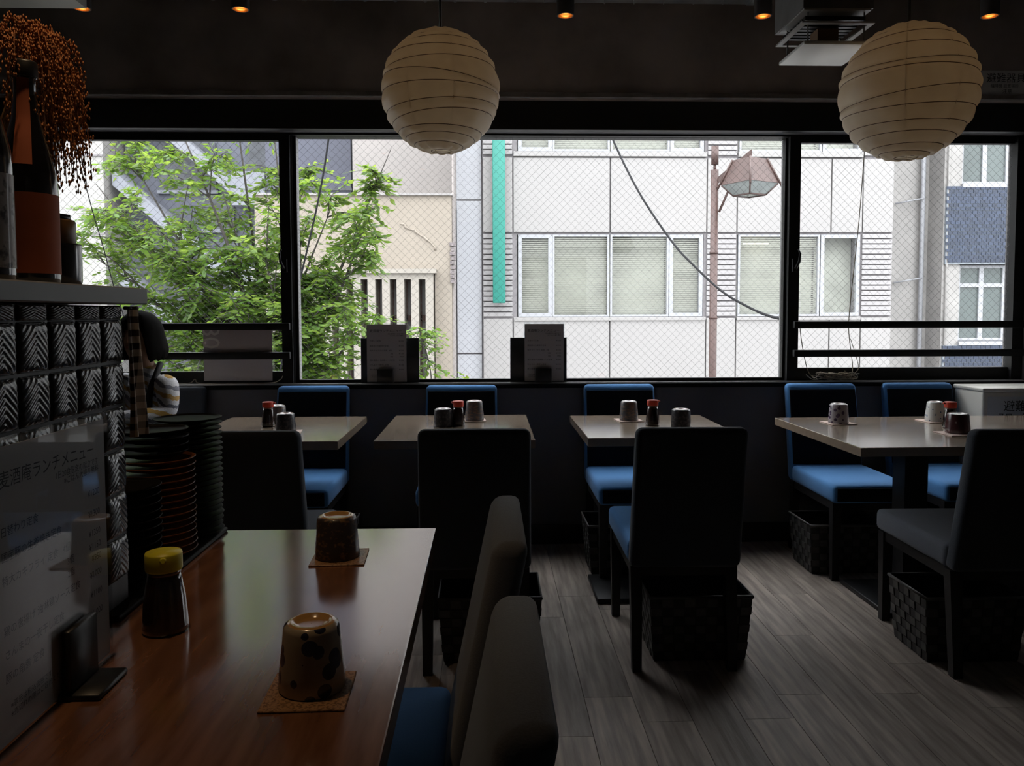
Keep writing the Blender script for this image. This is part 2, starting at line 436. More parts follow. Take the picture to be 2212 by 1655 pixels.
# recessed slice of wall beside it
sp = thing('narrow_side_wing', 'narrow pale grey wing beside the white office building', 'building', (-.36, 16.2, GZ))
LGREY = mat('pale_grey_render', (0.379, 0.387, 0.411), .6, var=.02, vscale=2)
world_child(B().box(-.62, -.095, 16.22, 20, GZ, 11).build('wall', WJOINT), sp)
for za, zb in ((GZ, -.5), (-.5, .41), (.41, 3.5), (3.5, 6.6), (6.6, 11)):
    world_child(link('panel', rbox('panel', .50, .05, zb-za-.03, .006, 1, (-.36, 16.19, (za+zb)/2), smooth=False), LGREY), sp)
# teal sign strip on the facade
sg = thing('hanging_sign', 'tall narrow turquoise sign strip on the white facade', 'sign', (.235, 15.8, 1.43))
TEAL = mat('turquoise_panel', (0.013, 0.179, 0.141), .5, var=.03, vscale=3)
link('board', rbox('board', .25, .10, 3.18, .012, 2, (0, 0, 1.59)), TEAL, sg)
for z in (.35, 1.6, 2.85): B().box(-.03, .03, .05, .20, z-.03, z+.03).build('bracket', WJOINT, sg)

# cream building with fins
cb = thing('cream_building', 'cream plastered building with a row of vertical fins', 'building', (-2.4, 15, GZ))
CREAM = mat('cream_plaster', (0.246, 0.214, 0.177), .85, var=.05, vscale=1.0, bump=.2, bscale=6)
CREAM2 = mat('cream_fin', (0.264, 0.241, 0.210), .7, var=.04, vscale=2)
c_ = B().box(-4.30, -.66, 15.0, 16.85, 2.05, 3.42).box(-.98, -.66, 15.0, 16.85, GZ, 2.05).box(-4.3, -.98, 15.35, 16.85, GZ, 2.05)
world_child(c_.build('wall', CREAM), cb)
world_child(B().box(-4.33, -.64, 14.95, 15.2, 3.42, 3.46).build('coping', mat('coping_metal', (0.248, 0.236, 0.230), .6, var=.1)), cb)
world_child(B().box(-4.3, -.94, 14.72, 15.0, 1.97, 2.05).build('canopy', CREAM2), cb)
world_child(B().box(-4.3, -1.0, 14.78, 15.0, 1.86, 1.97).build('canopy_band', CREAM2), cb)
fin = B().box(-.07, .07, -.12, .16, -2.6, 1.86).mesh('fin'); fin.materials.append(CREAM2)
BRN = mat('rust_brown', (.10, .055, .045), .7, var=.3)
for k in range(12):
    x = -1.07-.266*k
    world_child(link('fin', fin, None, None, (x-(0.0 if k else -.0), 14.9, 0)), cb)
    if k:
        xa, xb = x+.07, x+.266-.07
        o = B().box(xa, xb, 15.30, 15.33, -2.6, 1.86).build('window', mat('brown_glass', (0.195, 0.183, 0.177), .3, var=.1), None); world_child(o, cb)
        q = B().box(xa, xb, 15.24, 15.30, 1.08, 1.20).box(xa, xa+.02, 15.24, 15.30, -2.6, 1.86).build('brown_mullion', BRN, None); world_child(q, cb)
# cracked plaster ridge and broken reveal
rg = [(-1.62+.03*math.sin(k*2.1)+k*.062, 14.995, 2.90-.028*k-.00022*k*k*k*.6+.02*math.sin(k*1.7)) for k in range(12)]
world_child(B().tube(rg, [.012+.014*abs(math.sin(k)) for k in range(12)], 6).build('plaster_ridge', CREAM, None), cb)
PINK = mat('pale_pink_render', (0.295, 0.266, 0.254), .85, var=.05, bump=.2, bscale=7)
pk = thing('rear_white_block', 'plain off white wall rising behind the cream building', 'building', (-1.6, 17, GZ))
world_child(B().box(-2.80, -.63, 16.9, 21, GZ, 10).build('wall', mat('off_white_render', (0.269, 0.250, 0.239), .8, var=.03, vscale=2)), pk)
world_child(B().box(-.655, -.625, 15.1, 16.15, GZ, 9).build('reveal', PINK, None), cb)
bk = mat('broken_brick', (.16, .14, .14), .9, var=.4, vscale=30, bump=.5, bscale=30)
for k in range(9):
    world_child(B().box(-.69+.012*math.sin(k*3), -.60+.02*math.cos(k*2.3), 14.97, 15.09, 1.80+.085*k, 1.87+.085*k).build('exposed_brick', bk, None), cb)

# blue-grey building with outside stair
gb = thing('blue_grey_building', 'blue grey building with an outside staircase behind the tree', 'building', (-6, 19, GZ))
BG1 = mat('blue_grey_wall', (0.088, 0.094, 0.118), .7, var=.06, vscale=1.0)
BG2 = mat('light_grey_stair', (0.183, 0.192, 0.218), .7, var=.05)
BG3 = mat('dark_opening', (.06, .065, .075), .5, var=.3)
world_child(B().box(-8.40, -4.9, 19, 24, GZ, 11).build('wall', BG1), gb)
world_child(B().box(-4.9, -3.02, 18, 24, GZ, 11).build('wall_block', mat('slate_wall', (0.074, 0.078, 0.103), .7, var=.05)), gb)
world_child(B().box(-4.9, -3.0, 17.96, 18.0, 3.96, 4.02).build('string_course', BG3), gb)
for k in range(3):
    za = -.4+2.1*k
    s_ = B().hexa([(-8.35, 18.2, za+2.4), (-5.6, 18.2, za), (-5.6, 18.9, za), (-8.35, 18.9, za+2.4)], [(-8.35, 18.2, za+2.75), (-5.6, 18.2, za+.35), (-5.6, 18.9, za+.35), (-8.35, 18.9, za+2.75)])
    world_child(s_.build('stair_flight', BG2), gb)
    world_child(B().box(-5.7, -4.95, 18.1, 19, za-.15, za+.6).build('landing', BG2), gb)
for (xa, xb, za, zb) in ((-7.6, -6.3, 4.1, 5.2), (-6.6, -5.9, 3.2, 4.0), (-8.3, -7.3, 1.2, 2.4), (-6.4, -5.3, .3, 1.4), (-5.6, -5.05, 4.4, 5.4), (-7.9, -6.9, -.3, .7)):
    o = B().box(xa, xb, 18.94, 19.0, za, zb).build('window', BG3); world_child(o, gb)
    world_child(B().box(xa-.05, xb+.05, 18.9, 18.99, za-.08, za).build('sill', BG2), gb)
lb = thing('white_tile_building', 'bright white building edge at the far side of the tree', 'building', (-9.6, 18, GZ))
world_child(B().box(-13, -8.44, 18, 23, GZ, 11).build('wall', mat('white_tile_wall', (0.283, 0.275, 0.261), .6, var=.02)), lb)
for z in (-.4, 1.3, 3.0, 4.7): world_child(B().box(-13, -8.44, 17.97, 18.0, z, z+.04).build('joint_band', WJOINT), lb)

# grey concrete building with blue tile bands
rb_ = thing('grey_tiled_building', 'grey concrete building with blue tiled bands and white windows', 'building', (10.5, 17, GZ))
RC = mat('weathered_concrete', (0.273, 0.263, 0.252), .85, var=.12, vscale=1.6, bump=.3, bscale=10)
TILE = mat('blue_tile', (0.023, 0.034, 0.062), .3, var=.15, vscale=2, objrand=.25)
GRT = mat('pale_grout', (0.195, 0.218, 0.242), .8, var=.1)
world_child(B().box(8.25, 9.85, 17.6, 22, GZ, 11).build('recessed_wall', RC), rb_)
world_child(B().box(9.83, 10.22, 17.0, 22, GZ, 11).build('pier', RC), rb_)
world_child(B().box(10.22, 15, 17.25, 22, GZ, 11).build('wall', RC), rb_)
world_child(B().tube([(9.62, 17.45, GZ), (9.62, 17.45, 11)], .05, 10).build('drain_pipe', WFRM), rb_)
world_child(B().tube([(9.90, 16.96, GZ), (9.90, 16.96, 11)], .025, 8).build('conduit', RC), rb_)
for z in (1.95, 3.70): world_child(B().tube([(9.05, 17.55, z-.07), (9.62, 17.40, z+.03)], .018, 6).build('branch_pipe', WFRM), rb_)
tw, th = .105, .074
tmesh = B().box(-tw/2+.006, tw/2-.006, -.015, .0, -th/2+.005, th/2-.005).mesh('tile'); tmesh.materials.append(TILE)
cnt = 0
for (za, zb) in ((2.26, 3.92), (-1.2, .50)):
    world_child(B().box(9.86, 12.6, 16.94, 17.25, za, zb).build('spandrel', GRT), rb_)
    z = zb-th/2; row = 0; rest = B()
    while z > za:
        x = 9.90+(row % 2)*tw/2
        while x < 12.55:
            if x < 11.45 and cnt < 300 and z > 0.2:
                world_child(link('tile', tmesh, None, None, (x, 16.94, z)), rb_); cnt += 1
            else:
                rest.box(x-tw/2+.006, x+tw/2-.006, 16.925, 16.94, z-th/2+.005, z+th/2-.005)
            x += tw
        z -= th; row += 1
    o = rest.build('tile_field', TILE); o['kind'] = 'stuff'; world_child(o, rb_)
GGL = mat('grey_green_glass', (0.088, 0.106, 0.103), .12, var=.15, vscale=.8)
for za, zb in ((.60, 2.24), (3.99, 5.6)):
    for k in range(3):
        xa = 10.26+k*.52
        w_ = B().box(xa, xa+.05, 17.12, 17.2, za, zb).box(xa+.47, xa+.52, 17.12, 17.2, za, zb).box(xa+.05, xa+.47, 17.12, 17.2, za, za+.06).box(xa+.05, xa+.47, 17.12, 17.2, zb-.06, zb).box(xa+.05, xa+.47, 17.12, 17.2, za+1.17, za+1.25)
        o = w_.build('window', WFRM); world_child(o, rb_)
        p_ = B().box(xa+.05, xa+.47, 17.16, 17.17, za+.06, zb-.06).build('pane', GGL); p_.parent = o
    world_child(B().box(10.2, 12.6, 16.92, 17.2, za-.09, za-.01).build('sill', WFRM), rb_)

# street lamp -----------------------------------------------------------
BRWN = mat('brown_painted_steel', (0.058, 0.031, 0.026), .5, var=.12, vscale=5)
sl_ = thing('street_lamp', 'brown street lamp with a square lantern hanging from its arm', 'street lamp', (3.14, 11, GZ))
H0 = -GZ
B().tube([(0, 0, 0), (0, 0, H0+3.20)], .052, 14).build('pole', BRWN, sl_)
B().tube([(0, 0, H0+3.27), (0, 0, H0+3.52)], .05, 14).build('finial', BRWN, sl_)
B().tube([(0, 0, H0+3.20), (0, 0, H0+3.27)], .02, 8).build('spigot', BRWN, sl_)
for z in (1.15, 2.05): B().tube([(0, 0, H0+z), (0, 0, H0+z+.03)], .060, 14).build('clamp_band', BRWN, sl_)
arm = B(); arm.hexa([(.03, -.03, H0+3.0), (.45, -.20, H0+3.36), (.45, -.14, H0+3.36), (.03, .03, H0+3.0)], [(.03, -.03, H0+3.09), (.45, -.20, H0+3.45), (.45, -.14, H0+3.45), (.03, .03, H0+3.09)])
arm.build('arm', BRWN, sl_)
B().tube([(.06, -.02, H0+2.62), (.30, -.10, H0+3.22)], .016, 6).build('brace', BRWN, sl_)
lz = H0+2.98
hd = B(); a0, a1 = .27, .155
q = [(-1, -1), (1, -1), (1, 1), (-1, 1)]
hd.hexa([(i*a0, j*a0, lz) for i, j in q], [(i*a1, j*a1, lz+.33) for i, j in q])
ho = hd.build('lantern_hood', BRWN, sl_, (.43, -.17, 0), (0, 0, R(28)))
rib = B()
for i, j in q: rib.tube([(i*a0*1.10, j*a0*1.10, lz-.05), (i*a1*1.03, j*a1*1.03, lz+.335)], .016, 6)
rib.build('hood_rib', BRWN, ho)
gl = B().hexa([(i*.15, j*.15, lz-.15) for i, j in q], [(i*a0*.97, j*a0*.97, lz-.002) for i, j in q])
gl.build('lantern_glass', mat('lamp_glass', (0.189, 0.206, 0.201), .2, var=.1), ho)
rim = B()
for k in range(4):
    (i, j), (i2, j2) = q[k], q[(k+1) % 4]
    rim.tube([(i*.15, j*.15, lz-.152), (i2*.15, j2*.15, lz-.152)], .012, 6).tube([(i*.15, j*.15, lz-.152), (i*a0*.97, j*a0*.97, lz-.004)], .012, 6)
rim.build('glazing_bar', BRWN, ho)
B().tube([(.43, -.17, lz+.33), (.43, -.17, lz+.44)], .02, 8).build('hanger', BRWN, sl_)

# cables ------------------------------------------------------------------
CBL = mat('black_cable', (.02, .02, .022), .8, var=.2, spec=.15)
def spline(pts, n=10):
    P = [Vector(p) for p in pts]; P = [2*P[0]-P[1]]+P+[2*P[-1]-P[-2]]; out = []
    for i in range(1, len(P)-2):
        for k in range(n):
            t = k/n; a, b, c, d = P[i-1], P[i], P[i+1], P[i+2]
            out.append(.5*((2*b)+(c-a)*t+(2*a-5*b+4*c-d)*t*t+(3*b-a-3*c+d)*t**3))
    out.append(P[-2]); return out
def cable(name, label, pts, r, m=CBL, cat='cable'):
    return tag(B().tube(spline(pts), r, 6).build(name, m), label, cat)
cable('overhead_cable', 'black cable hanging down before the tree, beside the fixed pane', [(-1.05, 6, 3.4), (-1.166, 6, 2.542), (-1.241, 6, 2.125), (-1.33, 6, 1.75), (-1.424, 6, 1.373), (-1.6, 6, .6), (-1.8, 6, -.4)], .008)
cable('sagging_cable', 'black cable sagging across the white facade past the street lamp', [(.72, 7.9, 4.3), (.92, 7.4, 3.4), (1.096, 7.0, 2.756), (1.254, 6.6, 2.237), (1.434, 6.2, 1.802), (1.539, 5.9, 1.588), (1.631, 5.5, 1.389), (1.694, 5.1, 1.274), (1.709, 4.8, 1.224), (1.675, 4.40, 1.20)], .0085)
cable('thin_wire', 'thin dark wire slanting before the white building edge by the tree', [(-2.36, 4.7, 2.4), (-2.35, 4.7, 2.19), (-2.28, 4.7, 1.87), (-2.18, 4.7, 1.47), (-2.05, 4.7, .8), (-1.9, 4.7, -1.5), (-1.85, 4.7, GZ)], .0028)

# trees -------------------------------------------------------------------
LEAF = leafy('leaf_green', (.066, .135, .021), (.19, .31, .036), .45, 1.3)
LEAF2 = leafy('leaf_young', (.10, .175, .027), (.26, .36, .055), .5, 1.3)
BARK = mat('dark_bark', (.055, .048, .045), .9, var=.3, vscale=12, bump=.4, bscale=40)
LV = [(0, 0, 0), (.26, .20, .02), (.26, -.20, .02), (.55, .24, -.01), (.55, -.24, -.01), (.8, .13, -.06), (.8, -.13, -.06), (1.06, 0, -.13), (.3, 0, -.015), (.6, 0, -.05)]
LF = [(0, 8, 1), (0, 2, 8), (1, 8, 9, 3), (8, 2, 4, 9), (3, 9, 5), (9, 4, 6), (5, 9, 7), (9, 6, 7)]
def leaf_matrix(p, d, roll, s):
    d = d.normalized(); side = d.cross(Vector((0, 0, 1)))
    side = side.normalized() if side.length > .05 else Vector((1, 0, 0))
    upv = side.cross(d)
    side2 = side*math.cos(roll)+upv*math.sin(roll); up2 = d.cross(side2)*-1
    M_ = Matrix((d*s, side2*s, side2.cross(d)*-s)).transposed().to_4x4(); M_.translation = p
    return M_
leaf_me = B().add(LV, LF, 0, False).mesh('leaf'); leaf_me.materials.append(LEAF2)
def tree(name, label, cat, base, top, limbs, rng, leaf_s, ntw, nleaf, nbig, trunk_r, group=None, spread=.55, dens=None):
    t = thing(name, label, cat, base, 0, group)
    O = Vector(base)
    tr = B(); br = B(); fol = B(); top = Vector(top)
    tr.tube(spline([O, O.lerp(top, .5)+Vector((.05, 0, 0)), top], 6), [trunk_r*(1-.35*i/12) for i in range(13)], 10)
    allv = []
    for L_ in limbs:
        end = Vector(L_[0]); n = L_[1]; spr = L_[2] if len(L_) > 2 else spread
        mid = top.lerp(end, .5)+Vector((rng.uniform(-.2, .2), rng.uniform(-.3, .3), rng.uniform(-.1, .25)))
        path = spline([top-(end-top)*.02, mid, end], 8)
        br.tube(path, [trunk_r*.42*(1-.88*i/(len(path)-1)) for i in range(len(path))], 6)
        for k in range(n):
            s0 = rng.uniform(.30, 1.0); p0 = path[int(s0*(len(path)-1))]
            d = Vector((rng.gauss(0, 1), rng.gauss(0, .8), rng.gauss(.15, .55)))+(end-top).normalized()*.8
            ln_ = rng.uniform(.35, 1.0)*spr*1.5
            p1 = p0+d.normalized()*ln_
            m1 = p0.lerp(p1, .5)+Vector((0, 0, .06))
            sub = spline([p0, m1, p1], 4)
            br.tube(sub, [.011*(1-.8*i/(len(sub)-1)) for i in range(len(sub))], 4)
            for j in range(ntw):
                q0 = sub[rng.randrange(2, len(sub))]
                td = Vector((rng.gauss(0, 1), rng.gauss(0, 1), rng.gauss(-.05, .35))).normalized()
                tl_ = rng.uniform(.16, .34)
                for i in range(nleaf):
                    u_ = (i+.5)/nleaf
                    p = q0+td*tl_*u_+Vector((0, 0, -.08*u_*u_))
                    sgn = 1 if i % 2 else -1
                    ld = td*.6+td.cross(Vector((0, 0, 1)))*sgn*.9+Vector((0, 0, rng.uniform(-.75, .05)))
                    allv.append(leaf_matrix(p, ld, rng.gauss(0, .5), leaf_s*rng.uniform(.7, 1.25)))
                br.tube([q0, q0+td*tl_+Vector((0, 0, -.08))], [.004, .0015], 3, cap=False)
    allv.sort(key=lambda m_: m_.translation.y)
    for i, m_ in enumerate(allv):
        if i < nbig:
            o = link('leaf', leaf_me, None, t); o.matrix_local = Matrix.Translation(-O) @ m_
        else:
            fol.add([m_ @ Vector(v) for v in LV], LF, 0 if rng.random() < .7 else 1, False)
    for bb, nm, mm in ((tr, 'trunk', BARK), (br, 'branch', BARK), (fol, 'foliage', [LEAF, LEAF2])):
        o = bb.build(nm, mm, t, tuple(-O))
        if nm == 'foliage': o['kind'] = 'stuff'
    return t
rt_ = random.Random(11)
limbs = [((-4.5, 9.3, 1.9), 8), ((-4.4, 9.2, 2.7), 7), ((-3.0, 8.8, .4), 8), ((-1.45, 8.6, 1.0), 7, .35), ((-2.1, 8.8, 2.9), 8, .45), ((-3.7, 9.1, 2.2), 9), ((-3.9, 8.8, .9), 7), ((-4.25, 9.2, 2.3), 9), ((-4.1, 9.3, 3.1), 8), ((-3.5, 9.0, 3.6), 9), ((-2.9, 9.3, 3.9), 8), ((-2.35, 8.9, 3.5), 8), ((-1.75, 9.2, 2.5), 8, .4),
         ((-1.05, 8.9, 3.05), 7, .28), ((-1.25, 8.8, 2.45), 8, .28), ((-1.30, 8.8, 1.95), 8, .30), ((-3.9, 8.9, 1.5), 10), ((-3.2, 8.7, 1.7), 10), ((-2.4, 8.7, 1.9), 10, .5),
         ((-1.75, 8.7, 1.35), 10, .38), ((-3.4, 8.7, .7), 9), ((-2.6, 8.7, .9), 10), ((-1.8, 8.6, .72), 9, .42), ((-2.9, 8.9, 2.6), 9), ((-2.05, 9.0, 1.55), 9, .45), ((-2.2, 8.7, .35), 8, .45)]
tree('street_tree', 'leafy green street tree filling the view beyond the left windows', 'tree', (-2.5, 9.4, GZ), (-2.45, 9.2, .0), limbs, rt_, .085, 15, 8, 300, .085)
tree('young_tree', 'young leafy tree tops showing low before the cream wall', 'tree', (-.62, 8.6, GZ), (-.62, 8.6, -.2), [((-.72, 8.6, .95), 6, .2), ((-.85, 8.5, .62), 6, .22), ((-.62, 8.7, .45), 5, .22), ((-.35, 8.6, .38), 5, .22)], random.Random(5), .075, 8, 7, 0, .03)

# ================================================================== FURNITURE
BLUE = fabric('blue_upholstery', (.085, .25, .52), (.06, .19, .44))
SLATE = fabric('slate_upholstery', (.06, .07, .085), (.04, .045, .055))
CHAR = fabric('charcoal_upholstery', (.19, .205, .24), (.14, .15, .175))
SHADE = fabric('front_shade', (.006, .007, .012), (.004, .005, .008))  # near-black tone standing in for shade on the blue chairs' room side
def make_chair(label, group, seat_m, back_m, panel=False):
    t = thing('dining_chair', label, 'chair', (0, 0, 0), 0, group)
    s = rbox('seat', .385, .515, .085, .022, 3, (0, .0325, .4075))
    for v in s.vertices:                     # soft crown on the cushion
        if v.co.z > .43: v.co.z += .010*max(0, 1-(v.co.x/.19)**2)*max(0, 1-((v.co.y-.03)/.26)**2)
    link('seat', s, seat_m, t)
    bk = rbox('backrest', .385, .07, .50, .024, 4, (0, 0, .25))
    for v in bk.vertices:
        z = v.co.z
        v.co = Vector((v.co.x*(1-.03*(z/.5)), v.co.y*(1-.12*z/.5)-.245-.17*z-.06*z*z*1.0, z+.365))
    link('backrest', bk, back_m, t)
    if panel:      # shade painted in: thin dark sheets on inner back and seat front
        ip = rbox('back_shade', .362, .008, .385, .003, 2, (0, 0, .0))
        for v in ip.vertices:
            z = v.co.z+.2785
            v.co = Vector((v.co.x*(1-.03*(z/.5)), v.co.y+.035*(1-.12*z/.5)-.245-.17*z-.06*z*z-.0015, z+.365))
        link('back_shade', ip, SHADE, t)
        link('seat_shade', rbox('seat_shade', .350, .006, .062, .002, 1, (0, .2895, .4065)), SHADE, t)
    for sx in (-1, 1):
        B().taper(sx*.166, .268-.02, 0, .366, .016, .016, .021, .021).build('leg', DKWOOD, t)
        B().taper(sx*.166, -.262, 0, .366, .016, .016, .021, .021, 0, .035).build('leg', DKWOOD, t)
    rl = B().box(-.15, .15, .232, .262, .33, .366).box(-.18, -.152, -.21, .24, .33, .366).box(.152, .18, -.21, .24, .33, .366).box(-.15, .15, -.245, -.215, .33, .366)
    rl.build('seat_rail', DKWOOD, t)
    return t
FAR = 'chairs with their backs to the windows'; NEAR = 'chairs on the near side of the window tables'
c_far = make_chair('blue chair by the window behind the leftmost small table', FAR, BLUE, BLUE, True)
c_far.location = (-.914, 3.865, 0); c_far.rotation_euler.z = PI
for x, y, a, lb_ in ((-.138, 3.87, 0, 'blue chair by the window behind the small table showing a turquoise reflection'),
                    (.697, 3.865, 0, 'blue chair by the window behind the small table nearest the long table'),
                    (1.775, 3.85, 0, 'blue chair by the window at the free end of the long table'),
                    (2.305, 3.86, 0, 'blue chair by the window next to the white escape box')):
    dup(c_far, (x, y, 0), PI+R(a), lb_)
c_n = make_chair('dark chair with blue seat, its back covering the small table between the two menu boards', NEAR, BLUE, SLATE)
c_n.location = (-.045, 2.96, 0)
dup(c_n, (.685, 2.96, 0), R(-1), 'dark chair with blue seat standing free in the middle over a large black basket')
c_k = make_chair('charcoal chair with its back behind the stacks of black dishes', NEAR, CHAR, SLATE)
c_k.location = (-.80, 2.95, 0)
dup(c_k, (1.765, 2.87, 0), R(-1), 'charcoal chair cut by the picture edge, at the long table')
c_s = make_chair('grey backed chair seen edge on, farther one beside the big near table', 'chairs along the big near table', BLUE, CHAR)
c_s.location = (-.305, 1.49, 0); c_s.rotation_euler.z = PI/2
dup(c_s, (-.305, .895, 0), PI/2, 'grey backed chair seen edge on, nearest one beside the big near table')
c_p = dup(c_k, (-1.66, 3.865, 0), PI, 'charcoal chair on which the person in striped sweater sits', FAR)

# tables --------------------------------------------------------------------
TT = wood('table_walnut', (.15, .062, .030), (.27, .125, .065), 0.20, scale=(14, 1.6, 14), rvar=.03, bump=0, coat=1.0)
TTL = wood('table_oak', (.30, .225, .16), (.36, .275, .20), 0.22, scale=(1.2, 9, 9), rvar=.02, bump=0, coat=1.0)
TE = wood('table_edge', (.16, .12, .09), (.25, .19, .15), .5, scale=(3, 16, 30))
IRON = mat('black_iron', (.016, .016, .017), .45, metal=.4, var=.3, vscale=15)
def table(label, x0, x1, y0, y1, h, th, tm, legs, group, rot=0, cat='table', name='dining_table'):
    cx_, cy_ = (x0+x1)/2, (y0+y1)/2
    t = thing(name, label, cat, (cx_, cy_, 0), R(rot), group)
    sx, sy = x1-x0, y1-y0
    tp = rbox('tabletop', sx, sy, th, .0025, 2, (0, 0, h-th/2), smooth=False); link('tabletop', tp, tm, t)
    for lx, ly, bw, bd in legs:
        B().box(lx-.05, lx+.05, ly-.05, ly+.05, .02, h-th-.012).build('pedestal', IRON, t)
        link('base_plate', rbox('base_plate', bw, bd, .022, .006, 2, (lx, ly, .0112)), IRON, t)
        B().box(lx-.17, lx+.17, ly-.17, ly+.17, h-th-.012, h-th).build('mounting_plate', IRON, t)
    return t
SM = 'small square tables along the windows'
table('small dark table by the window with red capped bottle beside stacked dishes', -1.25, -.595, 3.158, 3.915, .74, .035, TTL, [(0, .01, .42, .36)], SM)
table('small table by the window reflecting a turquoise stripe', -.455, .19, 3.158, 3.937, .74, .035, TTL, [(0, 0, .42, .36)], SM)
table('small table by the window nearest the long table', .404, 1.046, 3.187, 3.89, .74, .035, TTL, [(-.02, -.04, .48, .33)], SM)
table('long wooden table with three cups beside the white escape box', 1.385, 2.66, 2.92, 3.775, .74, .035, TTL, [(-.205, 0, .40, .42), (.42, 0, .40, .42)], 'large tables', 1.0)
NT = .735
table('big near table of dark reddish wood with two cups on cork mats', -1.05, -.125, .30, 1.885, NT, .04, TT, [(0, .35, .5, .5), (0, -.35, .5, .5)], 'large tables')

# woven baskets ---------------------------------------------------------------
BSK = mat('black_woven_strap', (.030, .029, .028), .5, var=.35, vscale=40)
BSK2 = mat('dark_woven_strap', (.085, .082, .078), .45, var=.2, vscale=30)
def make_basket(label):
    t = thing('woven_basket', label, 'basket', (0, 0, 0), 0, 'black woven baskets for bags under the chairs')
    W_, D_, H_, fl_ = .165, .115, .245, .018
    for nm, ax, sg in (('a', 0, 1), ('b', 0, -1), ('c', 1, 1), ('d', 1, -1)):
        half = W_ if ax == 0 else D_; n = 9 if ax == 0 else 7; nv = 7
        b = B()
        for i in range(n):
            for j in range(nv):
                off = .0025 if (i+j) % 2 else 0
                qd = []
                for du, dv in ((0, 0), (1, 0), (1, 1), (0, 1)):
                    e = .06
                    u_ = (i+e+du*(1-2*e))/n*2-1; v_ = (j+e+dv*(1-2*e))/nv
                    z = .004+v_*(H_-.016); grow = fl_*v_
                    if ax == 0: qd.append((u_*(half+grow), sg*(D_+grow), z))
                    else: qd.append((sg*(W_+grow), u_*(half+grow), z))
                nrm = Vector((0, sg, 0)) if ax == 0 else Vector((sg, 0, 0))
                outp = [Vector(p)+nrm*(off+.001) for p in qd]; inn = [Vector(p)-nrm*.002 for p in qd]
                b.hexa(inn, outp, 1 if (i+j) % 2 else 0)
        # backing sheet
        z0, z1 = .004, H_-.012
        if ax == 0: sh = [(-half, sg*D_, z0), (half, sg*D_, z0), (half+fl_, sg*(D_+fl_), z1), (-half-fl_, sg*(D_+fl_), z1)]
        else: sh = [(sg*W_, -half, z0), (sg*W_, half, z0), (sg*(W_+fl_), half+fl_, z1), (sg*(W_+fl_), -half-fl_, z1)]
        nrm = Vector((0, sg, 0)) if ax == 0 else Vector((sg, 0, 0))
        b.hexa([Vector(p)-nrm*.003 for p in sh], [Vector(p)-nrm*.001 for p in sh], 0)
        b.build('woven_side', [BSK, BSK2], t)
    B().box(-W_+.002, W_-.002, -D_+.002, D_-.002, 0, .004).build('bottom', BSK, t)
    a, d = W_+fl_, D_+fl_
    B().tube([(-a, -d, H_-.008), (a, -d, H_-.008), (a, d, H_-.008), (-a, d, H_-.008)], .007, 6, closed=True).build('rim', BSK2, t)
    return t
bs = make_basket('large black woven basket under the free standing chair in the middle'); bs.location = (.755, 2.885, 0)
for x, y, lb_ in ((1.705, 3.80, 'black woven basket under the blue chair at the free end of the long table'),
                 (1.725, 2.84, 'black woven basket under the chair cut by the picture edge'),
                 (2.235, 3.80, 'black woven basket under the blue chair next to the white box'),
                 (-.83, 3.84, 'black woven basket under the blue chair of the leftmost small table'),
                 (.655, 3.83, 'black woven basket under the blue chair nearest the long table'),
                 (.005, 2.90, 'black woven basket half hidden under the chair before the middle small table')):
    dup(bs, (x, y, 0), 0, lb_)

